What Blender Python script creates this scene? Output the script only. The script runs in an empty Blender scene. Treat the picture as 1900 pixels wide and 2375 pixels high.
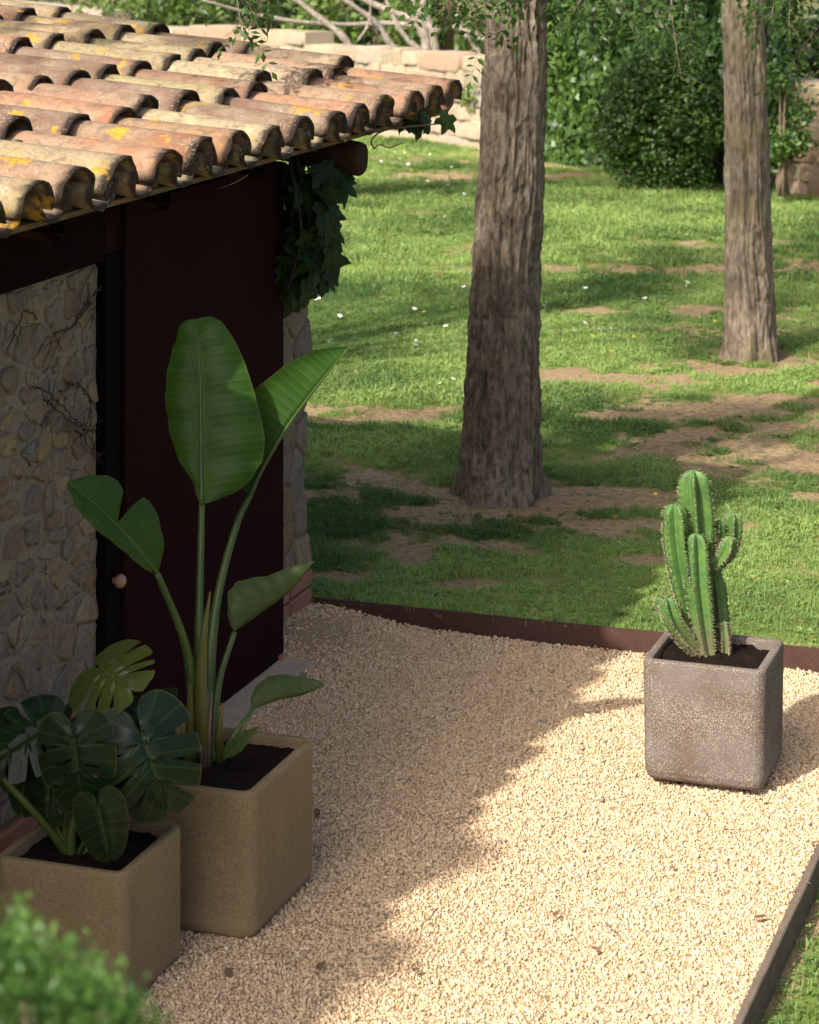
import bpy, math, random
import numpy as np
from mathutils import Vector, Matrix

random.seed(7)
RNG = np.random.default_rng(7)
SC = bpy.context.scene
COL = SC.collection
R = math.radians

# ------------------------------------------------------------------ camera, sky, sun, exposure
CAM_H = 3.4
YAW = R(19.2)                       # the hut, kerb and planters are axis-aligned; the camera is turned
CY, SY = math.cos(YAW), math.sin(YAW)
cd = bpy.data.cameras.new('camera')
cd.sensor_fit = 'HORIZONTAL'
cd.sensor_width = 36.0
cd.lens = 108.7
cd.shift_y = -0.767                 # verticals kept upright, as with a shift lens
cd.clip_start = 0.1
cd.clip_end = 3000
cd.dof.use_dof = True
cd.dof.focus_distance = 9.5
cd.dof.aperture_fstop = 7.6
cam = bpy.data.objects.new('camera', cd)
cam.location = (0, 0, CAM_H)
cam.rotation_euler = (R(90), 0, YAW)
COL.objects.link(cam)
SC.camera = cam

SUN_EL, SUN_AZ = R(41.0), R(20.2)   # azimuth: shadows fall 20 degrees right of +Y
world = bpy.data.worlds.new('World')
SC.world = world
world.use_nodes = True
wn = world.node_tree.nodes
bg = wn['Background']
sky = wn.new('ShaderNodeTexSky')
sky.sky_type = 'NISHITA'
sky.sun_disc = False
sky.sun_elevation = SUN_EL
sky.sun_rotation = R(180) + SUN_AZ
sky.air_density = 0.55
sky.dust_density = 5.0
sky.ozone_density = 0.4
world.node_tree.links.new(sky.outputs[0], bg.inputs[0])
bg.inputs[1].default_value = 0.115
sd = bpy.data.lights.new('sun', 'SUN')
sd.energy = 3.15
sd.angle = R(0.9)
sd.color = (1.0, 0.94, 0.85)
sun = bpy.data.objects.new('sun', sd)
sdir = Vector((math.sin(SUN_AZ) * math.cos(SUN_EL), math.cos(SUN_AZ) * math.cos(SUN_EL), -math.sin(SUN_EL)))
sun.rotation_euler = sdir.to_track_quat('-Z', 'Y').to_euler()
sun.location = (-3, -8, 12)
COL.objects.link(sun)
SC.view_settings.view_transform = 'Standard'
SC.view_settings.look = 'None'
SC.view_settings.exposure = 1.12
SC.view_settings.gamma = 1.0
SC.view_settings.use_curve_mapping = False
SC.render.engine = 'CYCLES'
SC.cycles.use_denoising = True
SC.cycles.max_bounces = 8
SC.cycles.transparent_max_bounces = 4
SC.cycles.sample_clamp_indirect = 6.0

# ------------------------------------------------------------------ helpers
FPX = 5736.0                        # survey: focal length of the photograph in its own pixels
def at(px, py, d):
    """a surveyed point at distance d along the view axis"""
    X = (px - 950.0) / FPX * d
    return np.array((X * CY - d * SY, X * SY + d * CY, CAM_H - (py + 270.0) * d / FPX))
def gnd(px, py, z=0.0):
    d = FPX * (CAM_H - z) / (py + 270.0)
    return at(px, py, d)
DS = 1900.0 / 1725.0                # survey sheet scale
def atd(px, py, d):
    return at(px * DS, py * DS, d)

def mk(name, V, F, uv=None, smooth=True, col=None):
    V = np.asarray(V, dtype=np.float32).reshape(-1, 3)
    me = bpy.data.meshes.new(name)
    if isinstance(F, np.ndarray):
        F = F.astype(np.int32)
        n, k = F.shape
        me.vertices.add(len(V)); me.vertices.foreach_set('co', V.ravel())
        me.loops.add(n * k); me.loops.foreach_set('vertex_index', F.ravel())
        me.polygons.add(n)
        me.polygons.foreach_set('loop_start', np.arange(0, n * k, k, dtype=np.int32))
    else:
        me.from_pydata(V.tolist(), [], F)
    me.update(calc_edges=True)
    if smooth:
        me.polygons.foreach_set('use_smooth', np.ones(len(me.polygons), dtype=bool))
    if uv is not None:
        ul = me.uv_layers.new(name='UVMap')
        li = np.zeros(len(me.loops), dtype=np.int32); me.loops.foreach_get('vertex_index', li)
        ul.data.foreach_set('uv', np.asarray(uv, dtype=np.float32)[li].ravel())
    if col is not None:
        at_ = me.attributes.new('mask', 'FLOAT', 'POINT')
        at_.data.foreach_set('value', np.asarray(col, dtype=np.float32))
    me.validate()
    return me

def wl(o):
    p = Vector((0, 0, 0))
    while o is not None:
        p = p + o.location; o = o.parent
    return p

def thing(name, label, cat, loc=(0, 0, 0), group=None):
    o = bpy.data.objects.new(name, None)
    COL.objects.link(o)
    o.location = loc
    o.empty_display_size = 0.1
    tag(o, label, cat, group)
    return o

def tag(o, label=None, cat=None, group=None, kind=None):
    if label: o['label'] = label
    if cat: o['category'] = cat
    if group: o['group'] = group
    if kind: o['kind'] = kind
    return o

def part(name, me, mat, parent=None, color=None, label=None):
    """me is in world coordinates; parents are never rotated"""
    o = bpy.data.objects.new(name, me)
    COL.objects.link(o)
    if mat is not None and len(me.materials) == 0: me.materials.append(mat)
    if parent is not None:
        off = wl(parent)
        me.transform(Matrix.Translation(-off))
        o.parent = parent
    if color is not None: o.color = (*color[:3], 1)
    if label: o['label'] = label
    return o

def piece(name, me, parent, loc, rot=(0, 0, 0), scale=(1, 1, 1), color=None):
    """shares mesh data that is in local coordinates"""
    o = bpy.data.objects.new(name, me)
    COL.objects.link(o)
    o.parent = parent
    o.location = Vector(loc) - wl(parent) if parent is not None else Vector(loc)
    o.rotation_euler = rot
    o.scale = scale
    if color is not None: o.color = (*color[:3], 1)
    return o

class MB:
    def __init__(s): s.V = []; s.F = []
    def add(s, V, F):
        b = len(s.V); s.V += [tuple(v) for v in V]; s.F += [tuple(i + b for i in f) for f in F]
    def box(s, x0, x1, y0, y1, z0, z1):
        s.add([(x0,y0,z0),(x1,y0,z0),(x1,y1,z0),(x0,y1,z0),(x0,y0,z1),(x1,y0,z1),(x1,y1,z1),(x0,y1,z1)],
              [(0,3,2,1),(4,5,6,7),(0,1,5,4),(1,2,6,5),(2,3,7,6),(3,0,4,7)])
    def tube(s, pts, rad, n=8, cap=True):
        pts = [np.array(p, float) for p in pts]
        k = len(pts)
        if np.isscalar(rad): rad = [rad] * k
        V = []
        up = np.array((0.13, 0.31, 0.94)); up /= np.linalg.norm(up)
        prev = None
        for i, p in enumerate(pts):
            t = pts[min(i + 1, k - 1)] - pts[max(i - 1, 0)]
            t = t / (np.linalg.norm(t) + 1e-9)
            a = np.cross(t, up) if prev is None else prev - t * np.dot(prev, t)
            if np.linalg.norm(a) < 1e-3: a = np.cross(t, (1, 0, 0))
            a = a / np.linalg.norm(a); prev = a
            b = np.cross(t, a)
            for j in range(n):
                an = 2 * math.pi * j / n
                V.append(p + rad[i] * (a * math.cos(an) + b * math.sin(an)))
        F = []
        for i in range(k - 1):
            for j in range(n):
                F.append((i*n+j, i*n+(j+1)%n, (i+1)*n+(j+1)%n, (i+1)*n+j))
        if cap:
            F.append(tuple(range(n - 1, -1, -1))); F.append(tuple((k-1)*n + j for j in range(n)))
        s.add(V, F)
    def mesh(s, name, smooth=True): return mk(name, s.V, s.F, smooth=smooth)

def spline(pts, n):
    """Catmull-Rom through pts"""
    P = [np.array(p, float) for p in pts]
    P = [2 * P[0] - P[1]] + P + [2 * P[-1] - P[-2]]
    out = []
    m = len(P) - 3
    for i in range(n):
        u = i / (n - 1) * m
        k = min(int(u), m - 1); t = u - k
        p0, p1, p2, p3 = P[k:k+4]
        out.append(0.5 * (2*p1 + (p2-p0)*t + (2*p0-5*p1+4*p2-p3)*t*t + (3*p1-p0-3*p2+p3)*t**3))
    return out

def interp(tab, x):
    xs, ys = zip(*tab)
    return np.interp(x, xs, ys)

# lattice noise in numpy
def _h(ix, iy, iz, seed):
    n = (ix * 374761393 + iy * 668265263 + iz * 2147483647 + seed * 974634777) & 0xFFFFFFFF
    n = ((n ^ (n >> 13)) * 1274126177) & 0xFFFFFFFF
    n = n ^ (n >> 16)
    return (n & 0xFFFFFF) / float(0xFFFFFF)
def noise(x, y, z=0.0, seed=0, perx=0):
    x = np.asarray(x, float); y = np.asarray(y, float); z = np.asarray(z, float) + 0 * x
    fx, fy, fz = np.floor(x), np.floor(y), np.floor(z)
    ix, iy, iz = fx.astype(np.int64), fy.astype(np.int64), fz.astype(np.int64)
    tx, ty, tz = x - fx, y - fy, z - fz
    tx, ty, tz = [t * t * (3 - 2 * t) for t in (tx, ty, tz)]
    jx = ix + 1
    if perx: ix = ix % perx; jx = jx % perx
    def c(a, b, d): return _h(a, b, d, seed)
    def L(a, b, t): return a + (b - a) * t
    return L(L(L(c(ix,iy,iz), c(jx,iy,iz), tx), L(c(ix,iy+1,iz), c(jx,iy+1,iz), tx), ty),
             L(L(c(ix,iy,iz+1), c(jx,iy,iz+1), tx), L(c(ix,iy+1,iz+1), c(jx,iy+1,iz+1), tx), ty), tz)
def fbm(x, y, z=0.0, seed=0, oct=4):
    s = 0; a = 0.5; t = 0
    for i in range(oct):
        s = s + a * noise(np.asarray(x) * 2**i, np.asarray(y) * 2**i, np.asarray(z) * 2**i, seed + i); t += a; a *= 0.5
    return s / t

# ------------------------------------------------------------------ materials
class M:
    """tiny node-graph helper"""
    def __init__(s, name):
        s.m = bpy.data.materials.new(name); s.m.use_nodes = True
        s.t = s.m.node_tree; s.n = s.t.nodes
        s.b = s.n['Principled BSDF']; s.out = s.n['Material Output']
        s.obj = None
    def node(s, ty, **kw):
        n = s.n.new(ty)
        for k, v in kw.items(): setattr(n, k, v)
        return n
    def link(s, a, b): s.t.links.new(a, b)
    def coord(s, rnd=True, world=False):
        tc = s.node('ShaderNodeTexCoord')
        if world:
            return s.node('ShaderNodeNewGeometry').outputs['Position']
        if not rnd: return tc.outputs['Object']
        oi = s.node('ShaderNodeObjectInfo')
        mu = s.node('ShaderNodeMath', operation='MULTIPLY'); s.link(oi.outputs['Random'], mu.inputs[0]); mu.inputs[1].default_value = 57.0
        ad = s.node('ShaderNodeVectorMath', operation='ADD')
        s.link(tc.outputs['Object'], ad.inputs[0]); s.link(mu.outputs[0], ad.inputs[1])
        return ad.outputs[0]
    def noise(s, co, scale, detail=4, rough=0.6, dist=0.0, stretch=None):
        if stretch:
            mp = s.node('ShaderNodeMapping'); mp.inputs['Scale'].default_value = stretch
            s.link(co, mp.inputs[0]); co = mp.outputs[0]
        n = s.node('ShaderNodeTexNoise'); n.inputs['Scale'].default_value = scale
        n.inputs['Detail'].default_value = detail; n.inputs['Roughness'].default_value = rough
        n.inputs['Distortion'].default_value = dist
        s.link(co, n.inputs['Vector']); return n.outputs['Fac']
    def vor(s, co, scale, feature='F1', rand=1.0, out='Distance'):
        n = s.node('ShaderNodeTexVoronoi', feature=feature); n.inputs['Scale'].default_value = scale
        n.inputs['Randomness'].default_value = rand
        s.link(co, n.inputs['Vector']); return n.outputs[out]
    def ramp(s, fac, *stops, interp='LINEAR'):
        n = s.node('ShaderNodeValToRGB'); n.color_ramp.interpolation = interp
        el = n.color_ramp.elements
        while len(el) < len(stops): el.new(0.5)
        for e, (p, c) in zip(el, stops):
            e.position = p; e.color = (c, c, c, 1) if np.isscalar(c) else (*c, 1)
        s.link(fac, n.inputs[0]); return n.outputs[0]
    def mix(s, fac, a, b, mode='MIX'):
        n = s.node('ShaderNodeMix', data_type='RGBA', blend_type=mode)
        n.clamp_factor = True
        for v, i in ((fac, 0), (a, 6), (b, 7)):
            if hasattr(v, 'node'): s.link(v, n.inputs[i])
            elif i == 0: n.inputs[0].default_value = v
            else: n.inputs[i].default_value = (*v, 1) if not np.isscalar(v) else (v, v, v, 1)
        return n.outputs[2]
    def math(s, op, a, b=0.0, clamp=False):
        n = s.node('ShaderNodeMath', operation=op, use_clamp=clamp)
        for v, i in ((a, 0), (b, 1)):
            if hasattr(v, 'node'): s.link(v, n.inputs[i])
            else: n.inputs[i].default_value = v
        return n.outputs[0]
    def objcol(s):
        return s.node('ShaderNodeObjectInfo').outputs['Color']
    def objrand(s):
        return s.node('ShaderNodeObjectInfo').outputs['Random']
    def attr(s, name, ty='GEOMETRY', out='Fac'):
        n = s.node('ShaderNodeAttribute', attribute_name=name, attribute_type=ty); return n.outputs[out]
    def bump(s, h, strength=0.4, dist=0.01, normal=None):
        n = s.node('ShaderNodeBump'); n.inputs['Strength'].default_value = strength; n.inputs['Distance'].default_value = dist
        s.link(h, n.inputs['Height'])
        if normal is not None: s.link(normal, n.inputs['Normal'])
        s.link(n.outputs[0], s.b.inputs['Normal']); return n.outputs[0]
    def done(s, color=None, rough=0.8, spec=0.3, metal=0.0):
        if color is not None:
            if hasattr(color, 'node'): s.link(color, s.b.inputs['Base Color'])
            else: s.b.inputs['Base Color'].default_value = (*color, 1)
        if hasattr(rough, 'node'): s.link(rough, s.b.inputs['Roughness'])
        else: s.b.inputs['Roughness'].default_value = rough
        s.b.inputs['Specular IOR Level'].default_value = spec
        s.b.inputs['Metallic'].default_value = metal
        return s.m
    def translucent(s, color, fac=0.35):
        tr = s.node('ShaderNodeBsdfTranslucent')
        if hasattr(color, 'node'): s.link(color, tr.inputs[0])
        else: tr.inputs[0].default_value = (*color, 1)
        mx = s.node('ShaderNodeMixShader'); mx.inputs[0].default_value = fac
        s.link(s.b.outputs[0], mx.inputs[1]); s.link(tr.outputs[0], mx.inputs[2])
        s.link(mx.outputs[0], s.out.inputs['Surface'])

def mat_tile():
    m = M('terracotta_tile'); co = m.coord()
    big = m.noise(co, 7, 4, .6); fine = m.noise(co, 60, 5, .7); mid = m.noise(co, 22, 5, .65, .5)
    c = m.mix(m.ramp(big, (.38, 0), (.62, .75)), m.objcol(), (.29, .225, .15))
    c = m.mix(m.ramp(mid, (.47, 0), (.66, .8)), c, (.15, .105, .075))          # grime
    c = m.mix(m.ramp(fine, (.35, .35), (.60, 0)), c, (.10, .07, .05))
    wp = m.noise(co, 95, 3, .6); dens = m.noise(co, 5.0, 3, .6)
    w = m.math('MULTIPLY', m.ramp(wp, (.58, 0), (.68, .65)), m.ramp(dens, (.47, 0), (.64, 1)))
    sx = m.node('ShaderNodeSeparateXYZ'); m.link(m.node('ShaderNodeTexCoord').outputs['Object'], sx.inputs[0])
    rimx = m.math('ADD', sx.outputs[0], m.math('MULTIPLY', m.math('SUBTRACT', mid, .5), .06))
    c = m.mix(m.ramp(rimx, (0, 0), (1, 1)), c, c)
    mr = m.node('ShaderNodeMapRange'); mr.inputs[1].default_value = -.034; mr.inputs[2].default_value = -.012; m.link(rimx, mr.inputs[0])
    c = m.mix(m.math('MULTIPLY', mr.outputs[0], .92), c, (.030, .023, .019))  # black lichen crust, deepened to paint shade into the mouths
    c = m.mix(w, c, (.52, .49, .42))                                          # pale lichen spots
    yl = m.noise(co, 8.5, 5, .55, .3)
    oi = m.objrand()
    ylm = m.math('MULTIPLY', m.ramp(m.math('ADD', yl, m.math('MULTIPLY', m.math('SUBTRACT', fine, .5), .12)), (.59, 0), (.64, .95)), m.ramp(m.noise(co, 2.7, 1, .4), (.50, 0), (.58, 1)))
    c = m.mix(ylm, c, m.mix(m.ramp(fine, (.35, 0), (.65, 1)), (.28, .15, .025), (.50, .29, .040)))         # orange lichen
    m.bump(m.math('ADD', m.math('MULTIPLY', fine, .6), mid), .55, .006)
    return m.done(c, .9, .15)

def mat_stone(name='rubble_stone', pale=False):
    m = M(name); co = m.coord()
    wa, wb, wc = ((.36, .265, .165), (.27, .235, .19), (.20, .165, .12)) if pale else ((.27, .165, .075), (.13, .115, .10), (.08, .065, .05))
    n1 = m.noise(co, 9, 5, .65, .8); n2 = m.noise(co, 55, 5, .7); n3 = m.noise(co, 24, 4, .6, 0, (1, 1, .35))
    c = m.mix(m.ramp(n1, (.4, 0), (.68, .6)), m.objcol(), wa)
    c = m.mix(m.ramp(n3, (.50, 0), (.66, .55)), c, wb)
    c = m.mix(m.ramp(n2, (.36, .5), (.52, 0)), c, wc)
    m.bump(m.math('ADD', n2, m.math('MULTIPLY', n1, 1.6)), .8, .012)
    return m.done(c, .92, .15)

def mat_mortar(name, a, b):
    m = M(name); co = m.coord(False)
    n1 = m.noise(co, 5, 6, .7); n2 = m.noise(co, 90, 4, .7); n3 = m.noise(co, 30, 4, .6)
    c = m.mix(n1, a, b); c = m.mix(m.ramp(n2, (.35, .6), (.55, 0)), c, tuple(v * .5 for v in a))
    m.bump(m.math('ADD', m.math('MULTIPLY', n2, .5), n3), .8, .012)
    return m.done(c, .95, .1)

def mat_plain(name, a, b, scale=12, rough=.8, bump=.3, bscale=60, spec=.3, stretch=None, dist=.004):
    m = M(name); co = m.coord()
    n = m.noise(co, scale, 5, .65, 0, stretch); n2 = m.noise(co, bscale, 4, .7, 0, stretch)
    c = m.mix(m.ramp(n, (.3, 0), (.7, 1)), a, b)
    c = m.mix(m.ramp(n2, (.35, .4), (.6, 0)), c, tuple(v * .55 for v in a))
    if bump: m.bump(n2, bump, dist)
    return m.done(c, rough, spec)

def mat_pot_sand():
    m = M('sand_cast_concrete'); co = m.coord(False)
    n1 = m.noise(co, 4, 4, .6); g = m.vor(co, 260); g2 = m.noise(co, 170, 4, .85)
    c = m.mix(n1, (.22, .165, .088), (.275, .21, .115))
    c = m.mix(m.ramp(g2, (.34, .85), (.47, 0)), c, (.11, .075, .035))
    c = m.mix(m.ramp(g2, (.56, 0), (.68, .6)), c, (.60, .48, .30))
    st = m.noise(co, 3.0, 5, .7, 0, (1, 1, .35)); c = m.mix(m.ramp(st, (.52, 0), (.70, .35)), c, (.16, .12, .07))
    sp = m.node('ShaderNodeSeparateXYZ'); m.link(co, sp.inputs[0])
    hz = m.math('ADD', sp.outputs[2], m.math('MULTIPLY', m.math('SUBTRACT', m.noise(co, 16, 4, .7), .5), .12))
    mr = m.node('ShaderNodeMapRange'); mr.inputs[1].default_value = .09; mr.inputs[2].default_value = .0; m.link(hz, mr.inputs[0])
    c = m.mix(m.math('MULTIPLY', mr.outputs[0], .5), c, (.42, .31, .18))       # dust splashed up from the gravel
    m.bump(m.math('ADD', g, g2), .7, .004)
    return m.done(c, .9, .12)

def mat_pot_speck():
    m = M('exposed_aggregate_concrete'); co = m.coord(False)
    n1 = m.noise(co, 5, 4, .6); n2 = m.noise(co, 7.5, 3, .6); g = m.noise(co, 240, 3, .8)
    c = m.mix(m.ramp(n1, (.38, 0), (.62, 1)), (.125, .092, .070), (.160, .135, .115))
    c = m.mix(m.ramp(g, (.3, .6), (.48, 0)), c, (.06, .045, .035))
    v = m.vor(co, 260, rand=1.0); vc = m.vor(co, 260, out='Color')
    pick = m.math('GREATER_THAN', m.math('ADD', m.math('MULTIPLY', m.ramp(n2, (.30, .45), (.62, 1)), .60), vc), 1.0)
    sp = m.math('MULTIPLY', m.ramp(v, (.30, 1), (.42, 0)), pick)
    c = m.mix(sp, c, (.46, .42, .34))
    m.bump(m.math('ADD', m.math('MULTIPLY', sp, .7), g), .5, .003)
    return m.done(c, .85, .2)

def mat_leaf(name, a, b, vein=(.10, .19, .04), rough=.36, spec=.45, trans=.25, veins=0, tcol=None, uvmid=False):
    m = M(name); co = m.coord()
    n = m.noise(co, 9, 4, .6)
    c = m.mix(m.ramp(n, (.3, 0), (.7, 1)), a, b)
    n2 = m.noise(co, 70, 3, .6)
    if uvmid:
        uv = m.node('ShaderNodeUVMap'); uv.uv_map = 'UVMap'
        sp = m.node('ShaderNodeSeparateXYZ'); m.link(uv.outputs[0], sp.inputs[0])
        mid = m.ramp(sp.outputs[0], (.0, 1), (.05, .0))
        wv = m.math('SINE', m.math('MULTIPLY', sp.outputs[1], 2 * math.pi * veins))
        c = m.mix(m.ramp(wv, (.90, 0), (1.0, .45)), c, vein)
        c = m.mix(m.ramp(m.noise(co, 26, 4, .7), (.58, 0), (.74, .30)), c, tuple(v * .55 for v in a))
        c = m.mix(m.math('MULTIPLY', mid, .8), c, vein)
        c = m.mix(m.ramp(m.math('ADD', sp.outputs[0], m.math('MULTIPLY', m.math('SUBTRACT', n, .5), .03)), (.965, 0), (.995, .30)), c, (.20, .15, .05))
        m.bump(m.math('ADD', m.math('MULTIPLY', wv, .22), m.math('MULTIPLY', n2, .25)), .25, .003)
    else:
        m.bump(n2, .12, .003)
    m.done(c, rough, spec)
    if trans: m.translucent(tcol or tuple(min(1, v * 1.5) for v in b), trans)
    return m.m

def mat_cactus():
    m = M('cactus_skin'); co = m.coord(False); pos = m.coord(world=True)
    n = m.noise(pos, 14, 4, .65); n2 = m.noise(pos, 90, 4, .7); n3 = m.noise(pos, 40, 3, .6)
    c = m.mix(m.ramp(n, (.3, 0), (.7, 1)), (.040, .098, .024), (.092, .178, .040))
    c = m.mix(m.ramp(n2, (.60, 0), (.72, .5)), c, (.20, .30, .12))
    sp = m.node('ShaderNodeSeparateXYZ'); m.link(pos, sp.inputs[0])
    hz = m.math('ADD', sp.outputs[2], m.math('MULTIPLY', m.math('SUBTRACT', n3, .5), .22))
    mr = m.node('ShaderNodeMapRange'); mr.inputs[1].default_value = .62; mr.inputs[2].default_value = .46; m.link(hz, mr.inputs[0])
    c = m.mix(m.math('MULTIPLY', mr.outputs[0], .75), c, (.16, .13, .075))     # corky old growth
    m.bump(n2, .3, .003)
    return m.done(c, .48, .35)

def mat_foliage(name, a, b, c3=None, rough=.5, trans=.3, spec=.35):
    """leaf-sized faces: tone by island (noise in space) and by the per-leaf attribute"""
    m = M(name)
    t = m.attr('mask')
    pos = m.node('ShaderNodeNewGeometry').outputs['Position']
    n = m.noise(pos, 1.7, 3, .6)
    c = m.mix(t, a, b)
    if c3: c = m.mix(m.ramp(n, (.5, 0), (.75, .6)), c, c3)
    m.done(c, rough, spec)
    m.translucent(m.mix(.5, c, tuple(min(1, v * 2.2) for v in b)), trans)
    return m.m

def mat_grass():
    m = M('grass_blades')
    t = m.attr('tone', 'INSTANCER'); r = m.objrand()
    c = m.mix(t, (.066, .140, .038), (.30, .425, .125))
    c = m.mix(m.ramp(r, (.86, 0), (.98, .7)), c, (.33, .27, .11))
    m.done(c, .55, .25)
    m.translucent(m.mix(.4, c, (.35, .5, .06)), .38)
    return m.m

def mat_lawn_soil():
    m = M('lawn_soil'); pos = m.coord(world=True)
    g = m.attr('mask')
    n1 = m.noise(pos, 1.3, 5, .65); n2 = m.noise(pos, 26, 5, .7); n3 = m.noise(pos, 90, 3, .7)
    soil = m.mix(n1, (.30, .205, .11), (.46, .345, .20)); soil = m.mix(m.ramp(n2, (.38, .7), (.58, 0)), soil, (.15, .10, .055))
    gr = m.mix(n2, (.07, .115, .025), (.21, .27, .06))
    mixf = m.ramp(m.math('ADD', g, m.math('MULTIPLY', m.math('SUBTRACT', n2, .5), .7)), (.38, 0), (.62, 1))
    c = m.mix(mixf, soil, gr)
    m.bump(m.math('ADD', n2, m.math('MULTIPLY', n3, .4)), .9, .02)
    return m.done(c, .95, .1)

def mat_gravel(inst=True):
    m = M('limestone_gravel')
    t = m.attr('tone', 'INSTANCER') if inst else m.noise(m.coord(world=True), 70, 3, .8)
    co = m.coord()
    n = m.noise(co, 150, 3, .6)
    c = m.ramp(t, (0, (.20, .195, .19)), (.035, (.28, .26, .23)), (.045, (.33, .215, .11)), (.2, (.53, .385, .225)), (.5, (.64, .49, .31)),
               (.80, (.72, .585, .41)), (.97, (.77, .68, .53)), (1, (.81, .76, .66)))
    c = m.mix(m.ramp(n, (.35, .3), (.6, 0)), c, (.36, .21, .085))
    if not inst:
        c = m.mix(m.ramp(n, (.3, .9), (.7, .3)), c, (.20, .12, .055))
        m.bump(m.noise(m.coord(world=True), 80, 3, .7), 1, .01)
    return m.done(c, .88, .15)

def mat_bark(name, a, b, moss=None):
    m = M(name); co = m.coord(False)
    n1 = m.noise(co, 3.0, 5, .6, .3, (1, 1, .4)); n2 = m.noise(co, 38, 6, .72, 0, (1, 1, .3)); n3 = m.noise(co, 140, 3, .7, 0, (1, 1, .5))
    c = m.mix(m.ramp(n1, (.3, 0), (.7, 1)), a, b)
    c = m.mix(m.ramp(n2, (.38, .85), (.58, 0)), c, tuple(v * .38 for v in a))
    c = m.mix(m.ramp(n3, (.62, 0), (.75, .5)), c, tuple(min(1, v * 1.5) for v in b))
    if moss: c = m.mix(m.ramp(m.noise(co, 2.2, 3, .6), (.50, 0), (.66, .5)), c, moss)
    m.bump(m.math('ADD', n2, m.math('MULTIPLY', n3, .4)), .9, .012)
    return m.done(c, .95, .1)

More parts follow.
